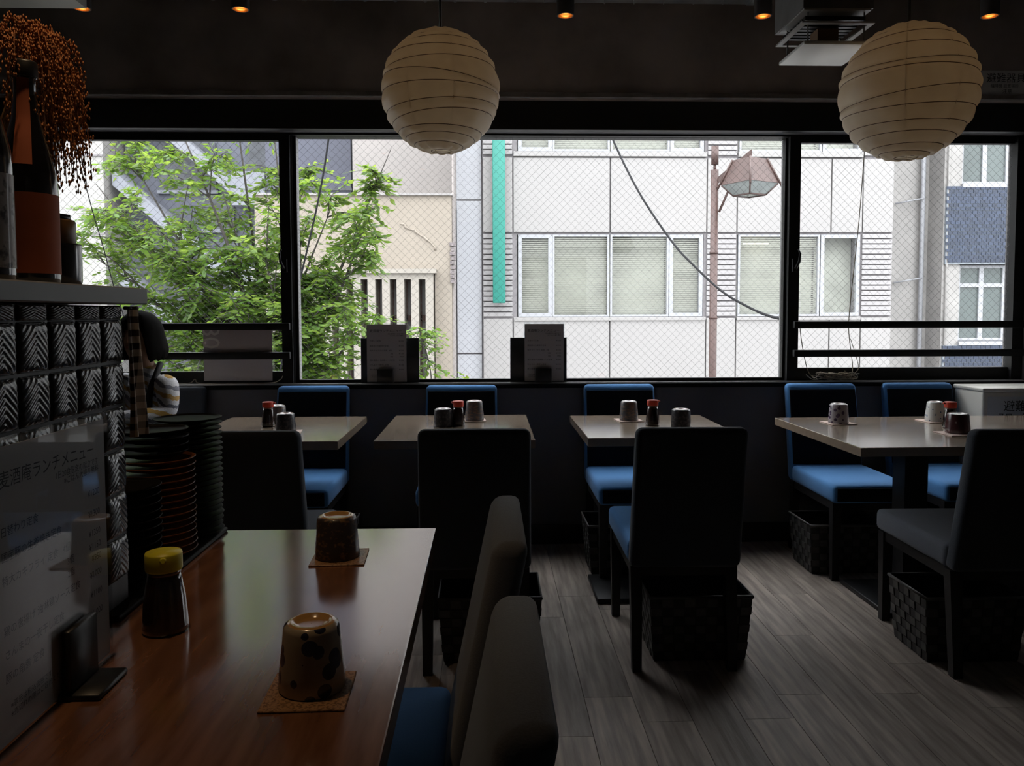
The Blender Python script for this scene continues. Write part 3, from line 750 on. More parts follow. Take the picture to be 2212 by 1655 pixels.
# ================================================================== CEILING FITTINGS
PAPER = leafy('lantern_paper', (.84, .78, .66), (.85, .78, .64), .45, 6)
nt, N, L, pb = nodes_of(PAPER)
SEAM = mat('folded_paper', (.55, .47, .36), .8, var=.1)
RING = mat('lantern_wire', (.10, .055, .03), .6, var=.2)
def lantern(label, c, rad, seed, ztop):
    t = thing('paper_lantern', label, 'lantern', (c[0], c[1], c[2]-rad), 0, 'round paper lanterns')
    rg = random.Random(seed)
    n = 13; rings = []
    for k in range(n+1):
        ph = -PI/2+PI*(.055+.89*k/n)+ (rg.uniform(-.05, .05) if 0 < k < n else 0)
        tilt = 0 if k in (0, n) else rg.uniform(-.42, .42)*math.cos(ph)
        rings.append((ph, tilt, rg.uniform(0, 2*PI)))
    def ring(k, th):
        ph, tl_, a0_ = rings[k]; return ph+tl_*.32*math.cos(th-a0_)
    NU, NS = 72, 6
    vs = []; fs = []
    for k in range(n):
        for j in range(NS+(1 if k == n-1 else 0)):
            s_ = j/NS
            for i in range(NU):
                th = 2*PI*i/NU
                ph = ring(k, th)*(1-s_)+ring(k+1, th)*s_
                rr = rad*(1+.030*4*s_*(1-s_)*(1+.3*math.sin(9*th+k)) + .003*math.sin(23*th+k*2)*s_*(1-s_)*4)
                vs.append((rr*math.cos(ph)*math.cos(th), rr*math.cos(ph)*math.sin(th), rr*1.03*math.sin(ph)+rad))
    rows = len(vs)//NU
    for r_ in range(rows-1):
        for i in range(NU): fs.append((r_*NU+i, r_*NU+(i+1) % NU, (r_+1)*NU+(i+1) % NU, (r_+1)*NU+i))
    sh = B(); sh.add(vs, fs, 0, True); sh.build('paper_shade', PAPER, t)
    for k in range(n+1):
        pts = [((rad+.0006)*math.cos(ring(k, 2*PI*i/60))*math.cos(2*PI*i/60), (rad+.0006)*math.cos(ring(k, 2*PI*i/60))*math.sin(2*PI*i/60), (rad+.0006)*1.03*math.sin(ring(k, 2*PI*i/60))+rad) for i in range(60)]
        B().tube(pts, .0013, 4, closed=True).build('wire_ring', RING, t)
    for k in range(8):
        th = 2*PI*(k+.35)/8
        mer = [((rad*1.004)*math.cos(ph_)*math.cos(th), (rad*1.004)*math.cos(ph_)*math.sin(th), rad*1.004*1.03*math.sin(ph_)+rad) for ph_ in [-PI/2+PI*(.07+.86*i/40) for i in range(41)]]
        B().tube(mer, .0012, 4, cap=False).build('paper_seam', SEAM, t)
    B().tube([(0, 0, rad*1.7), (0, 0, ztop-(c[2]-rad))], .005, 8).build('cord', BLKPL, t)
    B().lathe([(.022, rad*1.55), (.024, rad*1.62), (.02, rad*1.72)], 16).build('lamp_holder', BLKPL, t)
    B().lathe([(.004, rad*1.08), (.028, rad*1.16), (.034, rad*1.26), (.026, rad*1.40), (.016, rad*1.55)], 16).build('bulb', emit('dim_bulb', (1, .55, .22), 1.8), t)
    return t
lantern('round white paper lantern hanging before the middle window', (-.178, 3.16, 2.107), .224, 2, ZC)
lantern('larger round white paper lantern hanging over the long table', (1.505, 2.85, 2.030), .226, 9, ZC)

SPOTB = mat('grey_spot_body', (.10, .095, .09), .5, var=.15)
SPOTG = emit('spot_glow', (1.0, .56, .20), 6.0)
SPOTR = mat('spot_reflector', (.55, .33, .14), .3, metal=.8, var=.2)
def spot(label, x, y, z, pw_=1.0):
    t = thing('ceiling_spotlight', label, 'spotlight', (x, y, ZC), 0, 'cylindrical ceiling spotlights')
    h = ZC-z
    B().lathe([(.038, -h), (.039, -h+.01), (.039, -h+.20), (.034, -h+.205)], 24, cap=False).lathe([(.034, -h+.205), (.001, -h+.206)], 24, cap=False).lathe([(.033, -h), (.038, -h)], 24, cap=False).build('body', SPOTB, t)
    B().lathe([(.033, -h), (.030, -h+.018), (.031, -h+.018), (.026, -h+.034), (.020, -h+.046)], 24, cap=False).build('reflector', SPOTR, t)
    B().lathe([(.020, -h+.046), (.001, -h+.047)], 24, cap=False).build('lamp', SPOTG, t)
    B().tube([(0, 0, -h+.20), (0, 0, 0)], .009, 8).build('stem', SPOTB, t)
    if pw_ < .5: return t          # dimmed row by the windows: only its glowing lamp faces show
    ld = bpy.data.lights.new('spot_lamp', 'SPOT'); ld.energy = LAMP_W*pw_; ld.color = WARM; ld.spot_size = R(62); ld.spot_blend = 1.0; ld.shadow_soft_size = .018
    lo = bpy.data.objects.new('spot_lamp', ld); COL.objects.link(lo); lo.parent = t; lo.location = (0, 0, -h-.004)
    return t
for x, y, z, lb_ in ((-1.76, 3.6, 2.575, 'cylindrical ceiling spotlight above the dried rice ears'), (-1.075, 3.6, 2.577, 'cylindrical ceiling spotlight over the leftmost window'),
                  (.352, 3.6, 2.562, 'cylindrical ceiling spotlight just beside the middle paper lantern'), (1.237, 3.6, 2.567, 'cylindrical ceiling spotlight beside the white hanging panel'),
                  (2.27, 3.6, 2.576, 'cylindrical ceiling spotlight near the paper notice')):
    spot(lb_, x, y, z, .12)
spot('cylindrical ceiling spotlight over the big near table, out of view', -.60, 1.20, 2.575, 5.5)
spot('cylindrical ceiling spotlight over the stacked dishes, out of view', -.85, 1.95, 2.575, 2.4)

DUCT = mat('galvanised_duct', (.72, .75, .75), .32, metal=.8, var=.2, vscale=6, rvar=.1)
dz, dr = 2.852, .118
d_ = thing('spiral_duct', 'silver spiral air duct running along the concrete beam', 'duct', (0, 3.88, ZC))
B().tube([(-1.56, 0, dz-ZC), (1.32, 0, dz-ZC)], dr, 28).build('duct_tube', DUCT, d_)
sm_ = B(); 
pts = [(-1.56+2.88*i/900, (dr+.002)*math.cos(i*2*PI/45), dz-ZC+(dr+.002)*math.sin(i*2*PI/45)) for i in range(901)]
sm_.tube(pts, .003, 4).build('spiral_seam', DUCT, d_)
B().lathe([(dr+.006, 0), (dr+.006, .05)], 28).build('end_cap', DUCT, d_, (1.27, 0, dz-ZC), (0, PI/2, 0))
for x in (-1.2, 0.15, 1.1): B().box(x-.015, x+.015, -.01, .01, -.02, 0).build('hanger', SPOTB, d_)

# exhaust box with its hanging white plate
ex = thing('ceiling_exhaust', 'ceiling exhaust box with a white square plate hung beneath', 'vent', (1.285, 3.06, ZC))
GRYM = mat('grey_sheet_metal', (.20, .195, .19), .5, metal=.2, var=.15)
CRW = mat('white_enamel', (.78, .79, .76), .4, var=.02)
zf = 2.30-ZC
B().box(-.13, .13, -.13, .16, zf+.055, 0).build('box', GRYM, ex)
fr = B()
for a in ((-.135, .135, -.135, -.115), (-.135, .135, .115, .135), (-.135, -.115, -.115, .115), (.115, .135, -.115, .115)): fr.box(a[0], a[1], a[2], a[3], zf, zf+.006)
fr.box(-.125, .125, -.125, .125, zf+.05, zf+.056)
fr.build('flange', mat('pale_flange', (.42, .41, .39), .5, var=.05), ex)
for k in range(7): B().box(-.112, .112, -.105+k*.034, -.085+k*.034, zf+.02, zf+.035).build('louvre', BLKPL, ex)
link('plate', rbox('plate', .256, .256, .014, .003, 2, (.005, .002, 2.226+.007-ZC)), CRW, ex)
B().box(-.03, .05, -.02, .05, 2.24-ZC, zf+.02).build('motor_box', mat('cardboard_brown', (.22, .13, .07), .8, var=.1), ex)
for sx in (-.1, .11):
    for sy in (-.1, .1): B().tube([(sx, sy, 2.239-ZC), (sx, sy, zf+.05)], .003, 6).build('hanger_rod', GRYM, ex)
# pale ceiling unit in the corner
cu_ = thing('ceiling_unit', 'pale ceiling air unit with a round grille above the bottles', 'air conditioner', (-2.15, 3.2, ZC))
B().box(-.62, .46, -.40, .30, -.462, 0).build('casing', mat('cream_enamel', (.50, .49, .42), .5, var=.04), cu_)
for r_ in (.03, .055, .08): B().tube([(.06+r_*math.cos(a*PI/12), -.05+r_*math.sin(a*PI/12), -.465) for a in range(24)], .006, 6, closed=True).build('grille_ring', BLKPL, cu_)
# paper notice on the beam
nt_ = thing('paper_notice', 'white paper notice with black Japanese lettering on the beam', 'notice', (2.63, 4.098, 2.362))
B().box(-.10, .22, -.0015, .0, 0, .125).build('sheet', WHITEP, nt_)
text('lettering', '避難器具', .052, INK, nt_, (-.055, -.0022, .068), (PI/2, 0, 0), label='large black characters')
text('lettering', '緩降機 設置場所', .020, INK, nt_, (-.03, -.0022, .040), (PI/2, 0, 0))
text('lettering', '注意', .026, INK, nt_, (.03, -.0022, .010), (PI/2, 0, 0))

# ================================================================== WHITE ESCAPE BOX
BOXW = mat('cream_white_steel', (.66, .64, .58), .45, var=.03)
eb = thing('escape_device_box', 'cream white emergency escape box with instructions, under the window corner', 'box', (2.86, 4.07, 0))
link('cabinet', rbox('cabinet', .70, .25, .84, .012, 3, (0, 0, .42)), BOXW, eb)
link('lid', rbox('lid', .71, .26, .02, .006, 2, (0, 0, .848)), BOXW, eb)
B().box(-.325, .33, -.128, -.126, .40, .815).build('instruction_sheet', mat('bluish_paper', (.60, .63, .66), .6, var=.02), eb)
text('lettering', '避難器具', .060, INK, eb, (-.245, -.1287, .745), (PI/2, 0, 0))
text('lettering', 'スローダン使用法', .040, INK, eb, (-.275, -.1287, .700), (PI/2, 0, 0))
text('lettering', 'HOW TO USE THE ESCAPE DEVICE', .017, INK, eb, (-.305, -.1287, .678), (PI/2, 0, 0))
dg_ = B()
for q_ in ([(-.25, .655), (-.19, .625)], [(-.225, .64), (-.225, .59)], [(-.20, .65), (-.235, .625)], [(-.12, .66), (-.12, .58)], [(-.10, .60), (-.07, .605)], [(-.04, .63), (-.04, .58)], [(-.04, .63), (-.015, .635)], [(.05, .61), (.05, .58)], [(.10, .64), (.10, .58)], [(.16, .60), (.20, .60)]):
    (xa, za), (xb, zb) = q_; dg_.tube([(xa, -.128, za), (xb, -.128, zb)], .0022, 4)
dg_.build('diagram', INK, eb, (-.06, 0, 0))

# ================================================================== ON THE SILL
MSH = 'menu stands on the window sill'
MENU = (('麦酒庵ランチメニュー', .0, 1.0), )
def menu_text(par, w_, h_, y, ink, thin=None, rotz=0, org=(0, 0)):
    """menu lettering on a sheet lying in local x/z, origin at its lower left corner"""
    ox, oz = org
    def put(s_, fx, fz, sz, al='LEFT', m=ink): return text('lettering', s_, sz*w_, m, par, (ox+fx*w_, y, oz+fz*h_), (PI/2, 0, 0), al)
    put('麦酒庵ランチメニュー', .07, .865, .082)
    put('1日20食限定の献立です', .93, .825, .040, 'RIGHT'); put('※ごはん大盛り無料', .93, .795, .040, 'RIGHT')
    for z_, a, b_ in ((.700, '日替わり定食', '¥1200'), (.615, '国産豚の生姜焼き定食', '¥1300'), (.535, '特大カキフライ 定食   4個', '¥1350'), (.480, '3個', '¥1150'), (.430, '2個', '¥950'),
                      (.365, '鶏の唐揚げ 油淋鶏ソース定食', '¥1000'), (.285, 'さんまの一夜干し定食', '¥1100'), (.205, '豚の角煮 定食', '¥1000')):
        if a.endswith('個') and len(a) == 2: put(a, .66, z_, .046, 'RIGHT')
        else: put(a, .07, z_, .048)
        put(b_, .93, z_, .048, 'RIGHT')
    put('※表示は税込価格です', .10, .110, .034); put('※売切れの際はご容赦ください', .10, .080, .034)
ACR = glass('clear_acrylic', (.92, .94, .95))
DKPAPER = mat('menu_paper', (.45, .43, .44), .6, var=.03)
def sill_menu(x, bx0, bx1, lab, labb):
    bd = tag(link('black_board', rbox('black_board', bx1-bx0, .006, .245, .002, 1, ((bx0+bx1)/2, 4.2935, .868+.1225)), BLKPL), labb, 'board', 'black boards behind the sill menus')
    t = thing('menu_stand', lab, 'menu', (x, 4.2625, .8745), 0, MSH)
    B().box(-.105, .105, -.0005, .0005, .004, .312).build('menu_sheet', DKPAPER, t)
    B().box(-.110, .110, .001, .003, .002, .322).build('acrylic_cover', ACR, t)
    menu_text(t, .21, .308, -.0008, INK, org=(-.105, .004))
    link('clip_base', rbox('clip_base', .088, .028, .074, .003, 2, (-.006, -.0165, .037)), BLKPL, t)
    return t
sill_menu(-.538, -.680, -.368, 'acrylic menu stand on the sill before the leafy cream wall', 'black board behind the menu stand before the cream wall')
sill_menu(.304, .122, .428, 'acrylic menu stand on the sill before the white office facade', 'black board behind the menu stand before the white facade')
# paper banner in the sliding window
BAN = mat('mauve_print', (.30, .25, .25), .7, var=.03)
nt2, N2, L2, b2 = nodes_of(BAN)
tc = N2.new('ShaderNodeTexCoord'); sx_ = N2.new('ShaderNodeSeparateXYZ'); mr_ = N2.new('ShaderNodeMapRange'); rp_ = N2.new('ShaderNodeValToRGB')
L2.new(tc.outputs['Object'], sx_.inputs[0]); L2.new(sx_.outputs['Z'], mr_.inputs['Value']); mr_.inputs['From Max'].default_value = .31
rp_.color_ramp.elements[0].color = (.80, .75, .78, 1); rp_.color_ramp.elements[1].color = (.42, .34, .33, 1)
L2.new(mr_.outputs[0], rp_.inputs[0]); L2.new(rp_.outputs[0], b2.inputs['Base Color'])
bn = thing('paper_banner', 'mauve paper banner with a sideways 80, hung in the sliding window', 'banner', (-1.335, 4.297, .886))
B().grid(lambda u, v: (-.182+.364*u, .002*math.sin(u*5+v*3), .300*v+.012*u*v), 16, 8).build('sheet', BAN, bn)
text('lettering', '80', .135, mat('pale_print', (.80, .75, .70), .7, var=.03), bn, (-.185, -.0042, .305), (PI/2, PI/2, 0), label='pale sideways numerals')
# ropes on the sill
ROPE = mat('beige_rope', (.34, .29, .22), .9, var=.25, vscale=60, bump=.3, bscale=200)
rr = random.Random(21)
rope = thing('rope_bundle', 'tangled bundle of beige cord on the sill below the guard bars', 'rope', (1.88, 4.238, .878))
for k in range(9):
    cx_ = rr.uniform(-.05, .05); pts = [(cx_+rr.uniform(-.09, .10), rr.uniform(-.012, .012), max(.0, rr.uniform(0, .045))) for _ in range(6)]
    B().tube(spline(pts, 6), .0026, 5).build('cord_loop', ROPE, rope)
for pts in ([(-.16, .0, .03), (-.12, .0, .004), (-.06, 0, .012), (0, 0, .01)], [(.05, .0, .05), (.085, 0, .02), (.06, .0, .002)]): B().tube(spline(pts, 8), .0026, 5).build('cord_end', ROPE, rope)
def strand(label, pts, r=.0024): return tag(B().tube(spline(pts, 8), r, 5).build('window_string', ROPE), label, 'string', 'strings at the sash windows')
strand('beige cord slanting down from the mullion to the rope bundle', [(1.70, 4.297, 1.20), (1.72, 4.297, 1.06), (1.755, 4.296, .92), (1.79, 4.256, .882)])
strand('grey cord hanging down the whole sash window beneath the lantern', [(2.045, 4.297, 2.18), (2.02, 4.297, 1.75), (1.985, 4.297, 1.35), (1.975, 4.297, 1.15), (2.0, 4.296, .95), (1.97, 4.254, .885)])
strand('second grey cord close beside the longer one', [(1.985, 4.2965, 1.10), (2.02, 4.297, 1.00), (2.03, 4.2965, .93), (1.95, 4.254, .888)], .0018)
strand('thin white cord lying on the sill beneath the paper banner', [(-1.70, 4.24, .884), (-1.58, 4.245, .879), (-1.545, 4.242, .8995), (-1.52, 4.245, .878), (-1.35, 4.246, .8775), (-1.15, 4.245, .878), (-1.10, 4.243, .895), (-1.085, 4.243, .915)])

# ================================================================== TABLEWARE
def pattern(name, base, mark, scale, thr, kind='voronoi', rough=.25, stretch=(1, 1, 1)):
    """glazed ceramic with a painted pattern"""
    if name in MATS: return MATS[name]
    m = mat(name, base, rough, coat=.3); nt, N, L, b = nodes_of(m)
    tc = N.new('ShaderNodeTexCoord'); mp = N.new('ShaderNodeMapping'); mp.inputs['Scale'].default_value = stretch
    L.new(tc.outputs['Object'], mp.inputs['Vector'])
    if kind == 'voronoi':
        tx = N.new('ShaderNodeTexVoronoi'); tx.inputs['Scale'].default_value = scale; o = tx.outputs['Distance']
    else:
        tx = N.new('ShaderNodeTexNoise'); tx.inputs['Scale'].default_value = scale; tx.inputs['Detail'].default_value = 5; o = tx.outputs['Fac']
    L.new(mp.outputs['Vector'], tx.inputs['Vector'])
    rp = N.new('ShaderNodeValToRGB'); rp.color_ramp.interpolation = 'CONSTANT' if kind == 'voronoi' else 'LINEAR'
    rp.color_ramp.elements[0].color = (*mark, 1); rp.color_ramp.elements[1].color = (*base, 1)
    rp.color_ramp.elements[0].position = thr-.06 if kind != 'voronoi' else 0; rp.color_ramp.elements[1].position = thr+.06 if kind != 'voronoi' else thr
    L.new(o, rp.inputs['Fac']); L.new(rp.outputs[0], b.inputs['Base Color'])
    return m
CORK = pattern('cork', (.36, .19, .085), (.16, .075, .03), 260, .46, 'noise', .85)
PALEMAT = mat('pale_paper_mat', (.62, .48, .42), .8, var=.05, vscale=40)
def cup_profile(rb, rt_p, h):
    return [(rb-.002, 0), (rb, .002), (rb-.001, h*.25), (rb-(rb-rt_p)*.55, h*.62), (rt_p+.002, h*.90), (rt_p, h*.96), (rt_p-.004, h*.985)]
def cup(label, x, y, zt, body_m, foot_m, rb=.045, rt_p=.036, h=.088, matm=None, rot=0, mlab=None, ms=.056, mrot=0, moff=(0, 0)):
    z = zt
    if matm:
        z = zt+.0035
        c = tag(link('coaster', rbox('coaster', 2*ms, 2*ms, .003, .001, 1, (0, 0, .0017), smooth=False), matm, None, (x+moff[0], y+moff[1], zt), (0, 0, R(mrot))), mlab, 'coaster', 'coasters under the cups')
    t = thing('tea_cup', label, 'cup', (x, y, z), R(rot), 'tea cups turned upside down')
    B().lathe(cup_profile(rb, rt_p, h), 36, cap=False).lathe([(rb-.002, 0), (rb-.006, .001), (rt_p-.006, h*.88), (.001, h*.885)], 36, cap=False).build('body', body_m, t)
    B().lathe([(rt_p-.004, h*.985), (rt_p-.007, h), (rt_p-.011, h), (rt_p-.014, h*.95), (rt_p-.02, h*.945), (.0008, h*.945)], 36, cap=False).build('foot', foot_m, t)
    return t
TAN = mat('tan_glaze', (.50, .28, .10), .15, var=.08, vscale=20, coat=.5)
WHG = mat('white_glaze', (.68, .63, .60), .2, var=.04, coat=.5)
PK = mat('pinkish_glaze', (.62, .46, .42), .2, var=.05, coat=.5)
c1m = pattern('blue_print_cup', (.36, .30, .22), (.025, .03, .06), 40, .43)
c2m = pattern('dark_relief_cup', (.045, .035, .035), (.22, .13, .06), 75, .40, 'noise', .45, (1, 1, 1.6))
c3m = pattern('indigo_cup', (.035, .035, .045), (.10, .09, .09), 90, .45, 'noise', .35)
c4m = pattern('slate_cup', (.09, .09, .10), (.20, .14, .10), 60, .45, 'noise', .4, (1, 1, 2.5))
c5m = pattern('purple_print_cup', (.36, .33, .36), (.07, .045, .09), 50, .36)
c6m = pattern('white_print_cup', (.66, .68, .66), (.10, .16, .30), 55, .20)
c7m = pattern('maroon_cup', (.055, .015, .018), (.26, .22, .22), 40, .16)
cup('cream tea cup with blue printed figures, upside down on the nearest cork mat', -.242, 1.075, NT, c1m, TAN, .0455, .036, .092, CORK, 20, 'nearest square cork coaster on the big table', .056, 1.5, (-.002, -.012))
cup('dark brown relief tea cup with tan foot, on the farther cork mat', -.318, 1.662, NT, c2m, TAN, .0465, .039, .088, CORK, 0, 'farther square cork coaster on the big table', .056, 3, (.006, -.004))
cup('dark cup with pinkish foot in front of the leftmost red capped bottle', -.862, 3.405, .74, c3m, PK, .044, .036, .080, PALEMAT, 0, 'pale coaster under the dark cup on the leftmost small table', .055, 8, (.01, -.003))
cup('grey cup half hidden behind the leftmost red capped bottle', -.965, 3.66, .74, c4m, WHG, .044, .036, .084, PALEMAT, 0, 'pale coaster sticking out behind the leftmost red capped bottle', .05, 5, (-.012, .0))
cup('dark cup with white foot just beside the middle red capped bottle', -.200, 3.56, .74, c3m, WHG, .044, .037, .080)
cup('grey brown cup on a pale mat, on the turquoise reflecting table', -.063, 3.735, .74, c4m, PK, .045, .036, .092, PALEMAT, 30, 'pale coaster on the turquoise reflecting table', .053, 4)
cup('grey cup with a dark brushed figure on the table nearest the long table', .662, 3.70, .74, c4m, WHG, .044, .036, .090, PALEMAT, 80, 'pale coaster on the small table nearest the long table', .058, 6)
cup('dark cup with cream foot right behind the free standing chair', .857, 3.49, .74, c3m, PK, .045, .039, .080)
cup('cup with purple printed figures alone at the free end of the long table', 1.597, 3.56, .74, c5m, WHG, .045, .037, .088, PALEMAT, 0, 'pale coaster at the free end of the long table', .06, 4)
cup('white cup with blue print behind the red capped bottle on the long table', 2.068, 3.60, .74, c6m, WHG, .044, .034, .090, PALEMAT, 0, 'pale coaster behind the red capped bottle on the long table', .056, 5, (-.008, 0))
cup('maroon and black cup with a white flower in front of the long table bottle', 1.955, 3.235, .74, c7m, WHG, .048, .040, .082, PALEMAT, 40, 'pale coaster under the maroon cup on the long table', .062, 4, (-.012, -.01))

SOY = mat('soy_filled_glass', (.022, .009, .006), .12, var=.2, coat=1.0)
RED = mat('red_cap', (.62, .045, .018), .4, var=.05)
YEL = mat('yellow_cap', (.66, .60, .03), .4, var=.05)
CLR = mat('clear_glass_neck', (.12, .06, .05), .1, coat=1.0, var=.1)
def soy(label, x, y, zt, s, capm, rot):
    t = thing('soy_sauce_bottle', label, 'bottle', (x, y, zt), R(rot), 'soy sauce bottles')
    B().lathe([(.026*s, 0), (.0335*s, .003*s), (.034*s, .010*s), (.030*s, .055*s), (.0255*s, .082*s), (.0235*s, .090*s)], 28).build('body', SOY, t)
    B().lathe([(.0245*s, .0905*s), (.0245*s, .096*s)], 28).build('neck', CLR, t)
    B().lathe([(.0265*s, .0962*s), (.0272*s, .098*s), (.0272*s, .121*s), (.0262*s, .1235*s), (.001, .124*s)], 28).build('cap', capm, t)
    B().tube([(.024*s, 0, .116*s), (.036*s, 0, .119*s)], [.006*s, .0035*s], 8).build('spout', capm, t)
    return t
soy('yellow capped soy sauce bottle by the quilted partition', -.525, 1.285, NT, 1.05, YEL, -70)
soy('red capped soy sauce bottle on the leftmost small table', -.985, 3.585, .74, .90, RED, 0)
soy('red capped soy sauce bottle on the turquoise reflecting table', -.133, 3.575, .74, .90, RED, 200)
soy('red capped soy sauce bottle on the table nearest the long table', .742, 3.545, .74, .92, RED, 0)
soy('red capped soy sauce bottle on the long table', 2.02, 3.40, .74, .92, RED, 180)

# stacked dishes on a tray ---------------------------------------------------
LACQ = mat('black_lacquer', (.006, .0055, .005), .5, var=.2, spec=.06)
LACB = mat('brown_lacquer', (.15, .05, .015), .32, var=.25, vscale=14, spec=.2)
tag(link('serving_tray', rbox('serving_tray', .30, .56, .010, .004, 2, (0, 0, .005)), LACQ, None, (-.765, 1.60, NT)), 'black tray under the stacks of dishes on the near table', 'tray')
def dish_mesh(r, h, m):
    b = B(); b.lathe([(r*.55, 0), (r*.56, .003), (r*.80, .005), (r*.97, h*.82), (r, h), (r-.0028, h+.0005), (r*.93, h*.86), (r*.76, .009), (r*.4, .0075), (.001, .0075)], 40)
    me = b.mesh('dish'); me.materials.append(m); return me
rs = random.Random(4)
def stack(x, y, z0, n, pitch, r, h, m, label, group):
    me = dish_mesh(r, h, m); me_name = 'dish'
    for k in range(n):
        o = link('dish', me, None, None, (x+rs.uniform(-.0014, .0014), y+rs.uniform(-.0014, .0014), z0+k*pitch), (0, 0, rs.uniform(0, 6)))
        tag(o, ('topmost ' + label) if k == n-1 else label, 'dish', group)
    return z0+n*pitch
zt = NT+.0102
stack(-.700, 1.512, zt, 12, .0150, .076, .014, LACQ, 'black lacquer dish in the shortest stack beside the quilted partition', 'shortest stack of black dishes')
z2 = stack(-.692, 1.668, zt, 15, .0137, .077, .013, LACB, 'brown black dish in the middle stack of dishes', 'middle stack of dishes')
stack(-.697, 1.668, z2+.0005, 4, .0150, .070, .014, LACQ, 'black bowl with brown inside on top of the middle stack', 'bowls on the middle stack')
stack(-.683, 1.822, zt, 22, .0122, .074, .0115, LACQ, 'black lacquer dish in the tall farthest stack near the window tables', 'farthest stack of black dishes')

# ================================================================== PARTITION SHELF
pt = thing('quilted_partition', 'low partition covered in black quilted tiles under a grey shelf board', 'partition', (-.80, 1.0, NT))
PB = mat('black_leather_board', (.014, .014, .015), .5, var=.2, vscale=20)
QT = mat('black_glossy_vinyl', (.034, .037, .038), .24, var=.2, vscale=25, coat=.4)
B().box(-.14, .158, -.55, .415, 0, .528).build('carcass', PB, pt)
def tile_mesh(a, b_, dmax=.012, seed=0):
    """padded tile bulging along +x with chevron folds"""
    bb = B(); n = 30
    def fn(u, v):
        y, z = (u-.5)*a, (v-.5)*b_
        e = max(0, (1-(abs(2*u-1))**5))*max(0, (1-(abs(2*v-1))**5))
        ph = (abs(u-.5)*.9+(v-.5)*1.0)*6.5+seed
        fold = .0030*(abs((ph % 1)*2-1)-.5)*e
        return (dmax*e**.5+fold, y, z)
    bb.grid(fn, n, n, smooth=True)
    me = bb.mesh('quilted_tile'); me.materials.append(QT); return me
tms = [tile_mesh(.074, .072, .0085, k*.27) for k in range(4)]; tmt = tile_mesh(.072, .024, .008)
rows = [.165-.076*k for k in range(6)]
for ci in range(12):
    yc = .415-.039-.0785*ci
    for ri in range(7):
        zc = .4675-.0755*ri
        if zc-.036 < .0: continue
        o = link('quilted_tile', tms[(ci*3+ri*5) % 4], None, pt, (.1575, yc, zc)); o.rotation_euler = (0, 0, 0)
    link('quilted_tile', tmt, None, pt, (.1575, yc, .516))
SHELF = mat('grey_laminate', (.20, .20, .20), .5, var=.03, vscale=6)
link('shelf_board', rbox('shelf_board', .36, 1.0, .028, .002, 1, (.02, -.07, .544), smooth=False), SHELF, pt)
ZS = NT+.558
# gingham cloth at the shelf end
GING = mat('gingham', (.5, .42, .34), .9); nt, N, L, b = nodes_of(GING)
tc = N.new('ShaderNodeTexCoord')
outs = []
for ax, sc in (('Y', 1), ('Z', 1)):
    sp_ = N.new('ShaderNodeSeparateXYZ'); L.new(tc.outputs['UV'] if False else tc.outputs['Object'], sp_.inputs[0])
    mm = N.new('ShaderNodeMath'); mm.operation = 'MULTIPLY'; mm.inputs[1].default_value = 42; L.new(sp_.outputs[ax], mm.inputs[0])
    fr_ = N.new('ShaderNodeMath'); fr_.operation = 'FRACT'; L.new(mm.outputs[0], fr_.inputs[0])
    gt = N.new('ShaderNodeMath'); gt.operation = 'GREATER_THAN'; gt.inputs[1].default_value = .5; L.new(fr_.outputs[0], gt.inputs[0]); outs.append(gt.outputs[0])
ad = N.new('ShaderNodeMath'); ad.operation = 'ADD'; L.new(outs[0], ad.inputs[0]); L.new(outs[1], ad.inputs[1])
hv = N.new('ShaderNodeMath'); hv.operation = 'MULTIPLY'; hv.inputs[1].default_value = .5; L.new(ad.outputs[0], hv.inputs[0])
rp = N.new('ShaderNodeValToRGB'); rp.color_ramp.elements[0].color = (.85, .75, .62, 1); rp.color_ramp.elements[1].color = (.035, .03, .028, 1)
L.new(hv.outputs[0], rp.inputs[0]); L.new(rp.outputs[0], b.inputs['Base Color'])
clth = thing('gingham_cloth', 'brown and cream gingham cloth hanging at the end of the shelf', 'cloth', (-.70, 1.448, 1.03))
cb_ = B()
def clf(u, v): return (.066+.010*math.sin(u*11+v*1.2)*(1.1-v*.6)+.006*u, -.028+(.040+.024*(1-v))*u, .232*v)
cb_.grid(clf, 40, 14).build('cloth', GING, clth)
B().tube([(.066, -.034, .229), (.066, .018, .229)], .003, 8).build('rod', BLKPL, clth)
# bottles on the shelf ---------------------------------------------------------
DGL = mat('dark_bottle_glass', (.010, .009, .010), .08, var=.2, coat=1.0)
ORL = mat('orange_label', (.40, .095, .035), .75, var=.12, vscale=14)
b1 = thing('sake_bottle', 'dark bottle with a plain orange red label on the shelf', 'bottle', (-.710, 1.268, ZS), 0, 'bottles on the shelf')
B().lathe([(.036, 0), (.040, .004), (.041, .012), (.041, .150), (.039, .175), (.030, .215), (.020, .255), (.016, .29), (.0155, .315), (.018, .317), (.018, .330), (.0165, .332)], 40).build('body', DGL, b1)
B().lathe([(.0415, .018), (.0415, .140)], 40, cap=False).build('label', ORL, b1)
ns = B()
def neckstrip(u, v):
    z = .182+.135*v; pr_ = ((.15, .041), (.175, .039), (.215, .030), (.255, .020), (.29, .016), (.33, .0155)); r_ = next(a0[1]+(a1[1]-a0[1])*(z-a0[0])/(a1[0]-a0[0]) for a0, a1 in zip(pr_, pr_[1:]) if z <= a1[0])+.0006; a = -1.25+.55*(u-.5)*2*(.016/r_)**.5
    return (r_*math.cos(a), r_*math.sin(a), z)
ns.grid(neckstrip, 8, 12).build('neck_strip', ORL, b1)
B().lathe([(.0185, .318), (.0190, .320), (.0190, .340), (.017, .343), (.001, .343)], 24).build('cap', BLKPL, b1)
b2_ = thing('sake_bottle', 'dark bottle with a grey and white label at the picture edge', 'bottle', (-.70, 1.135, ZS), 0, 'bottles on the shelf')
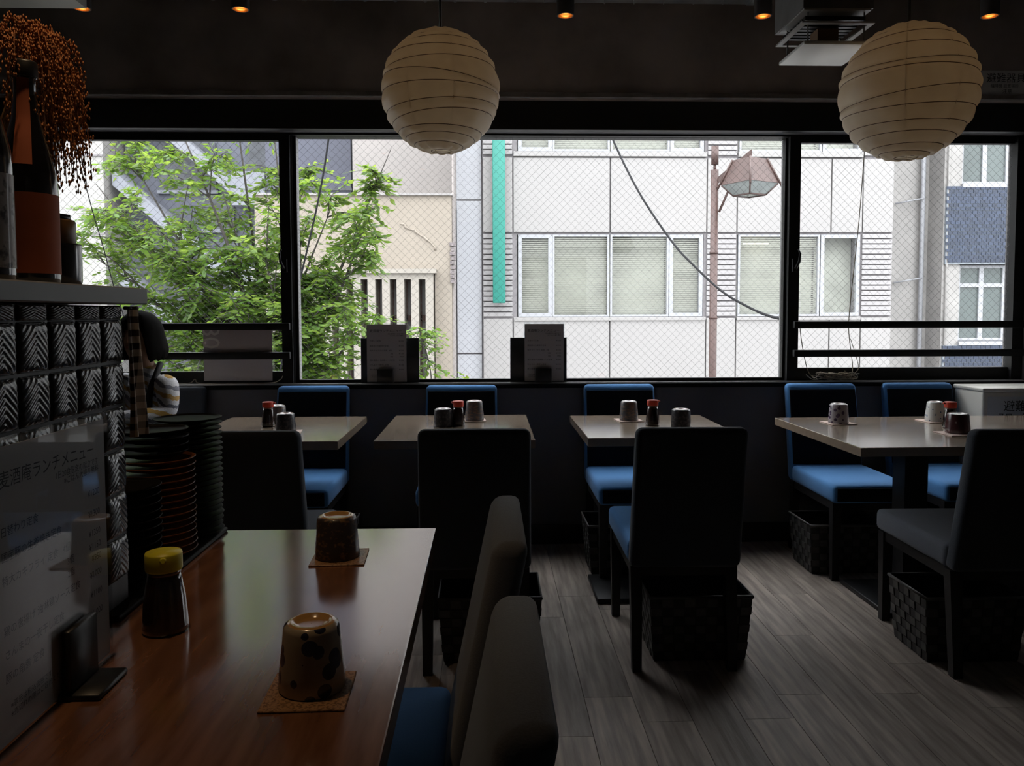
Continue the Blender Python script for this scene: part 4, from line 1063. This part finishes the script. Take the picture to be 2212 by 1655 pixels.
B().lathe([(.034, 0), (.038, .004), (.039, .012), (.039, .160), (.037, .185), (.028, .225), (.016, .265), (.0145, .33), (.017, .332), (.017, .352), (.001, .352)], 40).build('body', DGL, b2_)
B().lathe([(.0395, .020), (.0395, .150)], 40, cap=False).build('label', pattern('grey_print_label', (.30, .28, .28), (.05, .05, .06), 60, .42, 'noise', .7), b2_)
jr = thing('ceramic_jar', 'black jar with an amber wooden lid at the end of the shelf', 'jar', (-.735, 1.383, ZS), 0)
B().lathe([(.032, 0), (.0395, .003), (.042, .012), (.0425, .072), (.042, .074)], 36).build('body', mat('black_glaze', (.016, .016, .02), .2, coat=.6, var=.2), jr)
B().lathe([(.0325, .0742), (.034, .076), (.034, .112), (.031, .115), (.001, .115)], 36).build('lid', mat('amber_wood', (.17, .09, .03), .4, var=.2, vscale=20), jr)
B().lathe([(.026, .1152), (.027, .117), (.026, .124), (.001, .125)], 30).build('knob', BLKPL, jr)
# dried rice ears
HUSK = mat('dried_rice_husk', (.36, .125, .028), .7, var=.35, vscale=70)
HUSK2 = mat('dried_straw', (.30, .19, .08), .8, var=.2, vscale=30)
rc = random.Random(8)
rice = thing('dried_rice_bunch', 'drooping bunch of orange brown dried rice ears above the bottles', 'dried plant', (-.792, 1.322, ZS))
base = Vector((-.03, -.02, .05)); 
st = B()
for k in range(9): st.tube(spline([(-.004+.001*k, 0, 0), (-.006+.0015*k, -.004+.001*k, .19), (.046+.002*k, .012+.004*k, .375)], 5), .0018, 4)
st.build('stalk', HUSK2, rice)
octv = [(1, 0, 0), (-1, 0, 0), (0, 1, 0), (0, -1, 0), (0, 0, 1), (0, 0, -1)]; octf = [(0, 2, 4), (2, 1, 4), (1, 3, 4), (3, 0, 4), (2, 0, 5), (1, 2, 5), (3, 1, 5), (0, 3, 5)]
for k in range(64):
    a = rc.uniform(-1.2, 1.9) if k < 46 else rc.uniform(0, 2*PI)   # fan mostly towards +y/+x
    reach = rc.uniform(.04, .125); drop = rc.uniform(.09, .23); hz = rc.uniform(.375, .425)
    dx, dy = math.cos(a)*.55, math.sin(a)
    p0 = Vector((.05, .022, .365)); cxy = Vector((.05, .022, 0))
    p1 = cxy+Vector((dx*reach*.5, dy*reach*.5, hz)); p2 = cxy+Vector((dx*reach*.95, dy*reach*.95, hz-drop*.3)); p3 = cxy+Vector((dx*reach*1.1, dy*reach*1.1, hz-drop))
    path = spline([p0, p1, p2, p3], 12)
    e = B(); e.tube(path, .0008, 3, cap=False)
    for q_ in path[6:]:
        for _ in range(3):
            c = q_+Vector((rc.gauss(0, .0035), rc.gauss(0, .0035), rc.gauss(0, .003)))
            e.add([c+Vector((v[0]*.0019, v[1]*.0019, v[2]*.0040)) for v in octv], octf, 0, True)
    e.build('ear', HUSK, rice)

# menu stand on the near table ---------------------------------------------------
mn = thing('table_menu_stand', 'large white lunch menu in a clear stand on the near table', 'menu', (-.572, .918, NT))
mn.rotation_euler.z = PI/2          # local x runs along +y of the room, front faces +x
B().box(.0, .277, -.0005, .0005, .004, .358).build('menu_sheet', mat('warm_white_paper', (.60, .565, .53), .5, var=.02), mn)
B().box(-.005, .283, -.0035, -.0015, .003, .370).build('acrylic_cover', ACR, mn)
menu_text(mn, .277, .354, -.0008, mat('grey_ink', (.10, .10, .105), .7, var=.1), org=(0, .004))
link('clip_block', rbox('clip_block', .075, .012, .088, .002, 1, (.172, -.0105, .048)), BLKPL, mn)
link('clip_foot', rbox('clip_foot', .085, .060, .008, .002, 1, (.172, -.025, .0045)), BLKPL, mn)
bdn = tag(link('menu_folder', rbox('menu_folder', .006, .32, .33, .002, 1, (0, 0, .165)), mat('maroon_cover', (.045, .014, .014), .5, var=.3, vscale=6), None, (-.595, 1.065, NT)), 'dark maroon menu folder leaning behind the white lunch menu', 'folder')


# ================================================================== PERSON
SKIN = mat('skin', (.50, .30, .20), .55, var=.05, vscale=20)
HAIR = mat('black_hair', (.007, .006, .0055), .8, spec=.05, var=.3, vscale=60, stretch=(1, 1, .1))
TROU = mat('dark_trousers', (.02, .022, .03), .85, var=.2)
SWE = mat('striped_knit', (.5, .5, .5), .9, bump=.3, bscale=300); nt, N, L, b = nodes_of(SWE)
tc = N.new('ShaderNodeTexCoord'); sp_ = N.new('ShaderNodeSeparateXYZ'); L.new(tc.outputs['Object'], sp_.inputs[0])
nz = N.new('ShaderNodeTexNoise'); nz.inputs['Scale'].default_value = 22; L.new(tc.outputs['Object'], nz.inputs['Vector'])
m1 = N.new('ShaderNodeMath'); m1.operation = 'MULTIPLY_ADD'; m1.inputs[1].default_value = 6.2; L.new(sp_.outputs['Z'], m1.inputs[0])
m0 = N.new('ShaderNodeMath'); m0.operation = 'MULTIPLY'; m0.inputs[1].default_value = .22; L.new(nz.outputs['Fac'], m0.inputs[0])
mx_ = N.new('ShaderNodeMath'); mx_.operation = 'MULTIPLY_ADD'; mx_.inputs[1].default_value = 2.4; L.new(sp_.outputs['X'], mx_.inputs[0]); L.new(m0.outputs[0], mx_.inputs[2])
L.new(mx_.outputs[0], m1.inputs[2])
fr_ = N.new('ShaderNodeMath'); fr_.operation = 'FRACT'; L.new(m1.outputs[0], fr_.inputs[0])
rp = N.new('ShaderNodeValToRGB'); rp.color_ramp.interpolation = 'CONSTANT'
cols = [(0, (.62, .61, .62)), (.16, (.22, .22, .25)), (.28, (.66, .65, .66)), (.42, (.46, .27, .06)), (.55, (.62, .61, .63)), (.70, (.12, .12, .15)), (.78, (.55, .55, .58)), (.90, (.42, .26, .08))]
els = rp.color_ramp.elements; els[0].position = 0; els[0].color = (*cols[0][1], 1); els[1].position = cols[1][0]; els[1].color = (*cols[1][1], 1)
for p_, c_c in cols[2:]:
    e_ = els.new(p_); e_.color = (*c_c, 1)
L.new(fr_.outputs[0], rp.inputs[0]); L.new(rp.outputs[0], b.inputs['Base Color'])

pr = thing('person', 'person with black bobbed hair and striped sweater seated by the window, looking down', 'person', (-1.64, 3.80, 0))
J = {  # name: (position, radius x, radius y)
 'pelvis': ((-1.645, 3.90, .565), .125, .105), 'waist': ((-1.635, 3.875, .69), .115, .09), 'chest': ((-1.62, 3.83, .84), .135, .095), 'neckb': ((-1.612, 3.80, .965), .075, .06),
 'neck': ((-1.612, 3.775, 1.035), .044, .046), 'jaw': ((-1.632, 3.745, 1.085), .058, .062), 'skull': ((-1.620, 3.765, 1.165), .080, .084), 'crown': ((-1.612, 3.775, 1.225), .055, .06),
 'shL': ((-1.482, 3.72, .935), .062, .062), 'elL': ((-1.452, 3.655, .785), .048, .046), 'wrL': ((-1.625, 3.50, .795), .028, .025), 'paL': ((-1.690, 3.455, .795), .030, .018),
 'shR': ((-1.752, 3.885, .935), .062, .062), 'elR': ((-1.835, 3.79, .775), .046, .044), 'wrR': ((-1.795, 3.575, .79), .028, .025), 'paR': ((-1.775, 3.50, .79), .030, .018),
 'hipL': ((-1.56, 3.83, .535), .085, .085), 'knL': ((-1.54, 3.44, .525), .06, .06), 'anL': ((-1.54, 3.47, .09), .036, .036), 'toL': ((-1.55, 3.33, .035), .034, .028),
 'hipR': ((-1.73, 3.83, .535), .085, .085), 'knR': ((-1.76, 3.44, .525), .06, .06), 'anR': ((-1.76, 3.47, .09), .036, .036), 'toR': ((-1.77, 3.33, .035), .034, .028)}
ED = [('pelvis', 'waist'), ('waist', 'chest'), ('chest', 'neckb'), ('neckb', 'neck'), ('neck', 'jaw'), ('jaw', 'skull'), ('skull', 'crown'), ('chest', 'shL'), ('shL', 'elL'), ('elL', 'wrL'), ('wrL', 'paL'),
      ('chest', 'shR'), ('shR', 'elR'), ('elR', 'wrR'), ('wrR', 'paR'), ('pelvis', 'hipL'), ('hipL', 'knL'), ('knL', 'anL'), ('anL', 'toL'), ('pelvis', 'hipR'), ('hipR', 'knR'), ('knR', 'anR'), ('anR', 'toR')]
for sd, dirv, side in (('L', Vector((-.80, -.55, -.05)).normalized(), Vector((-.55, .80, 0))), ('R', Vector((.15, -.98, -.05)).normalized(), Vector((.98, .15, 0)))):
    pa = Vector(J['pa'+sd][0])
    for k, ln_ in enumerate((.062, .070, .066, .052)):
        root = pa+dirv*.022+side*(.021-.014*k)
        q1 = root+dirv*ln_*.45+Vector((0, 0, .004)); q2 = root+dirv*ln_*.9+Vector((0, 0, -.014))
        for i, q_ in enumerate((root, q1, q2)): J[f'f{sd}{k}{i}'] = (tuple(q_), .0085-.001*i, .0085-.001*i)
        ED += [('pa'+sd, f'f{sd}{k}0'), (f'f{sd}{k}0', f'f{sd}{k}1'), (f'f{sd}{k}1', f'f{sd}{k}2')]
    r0 = pa-dirv*.014+side*.026; r1 = r0+dirv*.028+side*.020
    J[f't{sd}0'] = (tuple(r0), .0105, .0105); J[f't{sd}1'] = (tuple(r1), .0085, .0085); J[f't{sd}2'] = (tuple(r1+dirv*.026+Vector((0, 0, -.006))), .0078, .0078)
    ED += [('pa'+sd, f't{sd}0'), (f't{sd}0', f't{sd}1'), (f't{sd}1', f't{sd}2')]
ks = list(J); O = Vector(pr.location)
me = bpy.data.meshes.new('body'); me.from_pydata([Vector(J[k_][0])-O for k_ in ks], [(ks.index(a), ks.index(b_)) for a, b_ in ED], [])
bo = bpy.data.objects.new('body', me); COL.objects.link(bo)
sk = bo.modifiers.new('skin', 'SKIN'); sk.use_smooth_shade = True; sk.branch_smoothing = .6
for i, k_ in enumerate(ks):
    d_sk = me.skin_vertices[0].data[i]; d_sk.radius = (J[k_][1], J[k_][2]); d_sk.use_root = (k_ == 'pelvis')
sb = bo.modifiers.new('sub', 'SUBSURF'); sb.levels = 2; sb.render_levels = 2
dg = bpy.context.evaluated_depsgraph_get(); dg.update()
me2 = bpy.data.meshes.new_from_object(bo.evaluated_get(dg)); bpy.data.objects.remove(bo)
me2.materials.clear()
for m_ in (SWE, SKIN, TROU): me2.materials.append(m_)
wl, wr = Vector(J['wrL'][0])-O, Vector(J['wrR'][0])-O
for p in me2.polygons:
    c = p.center; p.use_smooth = True
    hand = (c-wl).dot(Vector((-.82, -.57, 0))) > -.005 and (c-wl).length < .2 and c.y < wl.y+.03 or ((c-wr).length < .19 and c.y < wr.y-.005)
    p.material_index = 1 if (c.z > .995 and abs(c.x) < .14) or (hand and c.z > .7) else (2 if c.z < .63 else 0)
link('body', me2, None, pr)
# face and hair, built round the head centre with +x towards the face
HM = Matrix.Translation(Vector((-1.622, 3.762, 1.150))-O) @ Matrix.Rotation(R(256), 4, 'Z') @ Matrix.Rotation(R(6), 4, 'Y')
def hb(bb): bb.v = [tuple(HM @ Vector(v)) for v in bb.v]; return bb
hair = B()
def hf(u, v):
    a = (u-.5)*2*PI                       # 0 = face
    fa = min(1, max(0, (abs(a)-.74)/.16))  # 0 over the face, 1 behind
    low = .035*(1-fa)+(-.118)*fa
    zt_ = .112; z = zt_+(low-zt_)*v**.9
    top = math.sqrt(max(.0, 1-min(1, max(0, z-.0)/.1125)**2))
    r_ = .106*top if z > 0 else .106+.012*min(1, -z/.07)-.014*max(0, (-z-.075)/.043)**2
    r_ += (.0016*math.sin(a*31)+.0012*math.sin(a*53+1))*v; z += (.006*math.sin(a*17)+.004*math.sin(a*41))*v*v*fa
    return (r_*1.02*math.cos(a)-.008, r_*.95*math.sin(a), z)
hair.grid(hf, 64, 24); hb(hair); hair.build('hair', HAIR, pr)
nose = B(); nose.hexa([(.074, -.012, -.022), (.100, -.009, -.024), (.100, .009, -.024), (.074, .012, -.022)], [(.070, -.005, .018), (.082, -.004, .018), (.082, .004, .018), (.070, .005, .018)])
hb(nose); nose.build('nose', SKIN, pr)
EYE = mat('dark_eye', (.02, .015, .012), .3, var=.1)
for s_ in (-1, 1):
    e_ = B().tube([(.076, s_*.016, .004), (.077, s_*.028, .002), (.070, s_*.040, .004)], .0035, 6); hb(e_); e_.build('eye', EYE, pr)
    e_ = B().tube([(.080, s_*.014, .022), (.078, s_*.030, .026), (.068, s_*.044, .022)], .0028, 6); hb(e_); e_.build('eyebrow', HAIR, pr)
    e_ = B().lathe([(.004, -.02), (.012, -.012), (.014, .008), (.006, .018)], 10, (-.004, s_*.082, -.008)); hb(e_); e_.build('ear', SKIN, pr)
mo = B().tube([(.076, -.018, -.050), (.083, 0, -.048), (.076, .018, -.050)], .0042, 6); hb(mo); mo.build('mouth', mat('lips', (.42, .17, .14), .5, var=.1), pr)
stp = B()
sp_pts = [Vector(q_)-O for q_ in ((-1.60, 3.90, .985), (-1.545, 3.80, 1.008), (-1.53, 3.715, .965), (-1.545, 3.675, .88), (-1.555, 3.70, .76), (-1.56, 3.76, .66))]
stp.tube(spline(sp_pts, 6), .014, 8); stp.build('strap', mat('black_strap', (.015, .015, .017), .8, var=.2), pr)
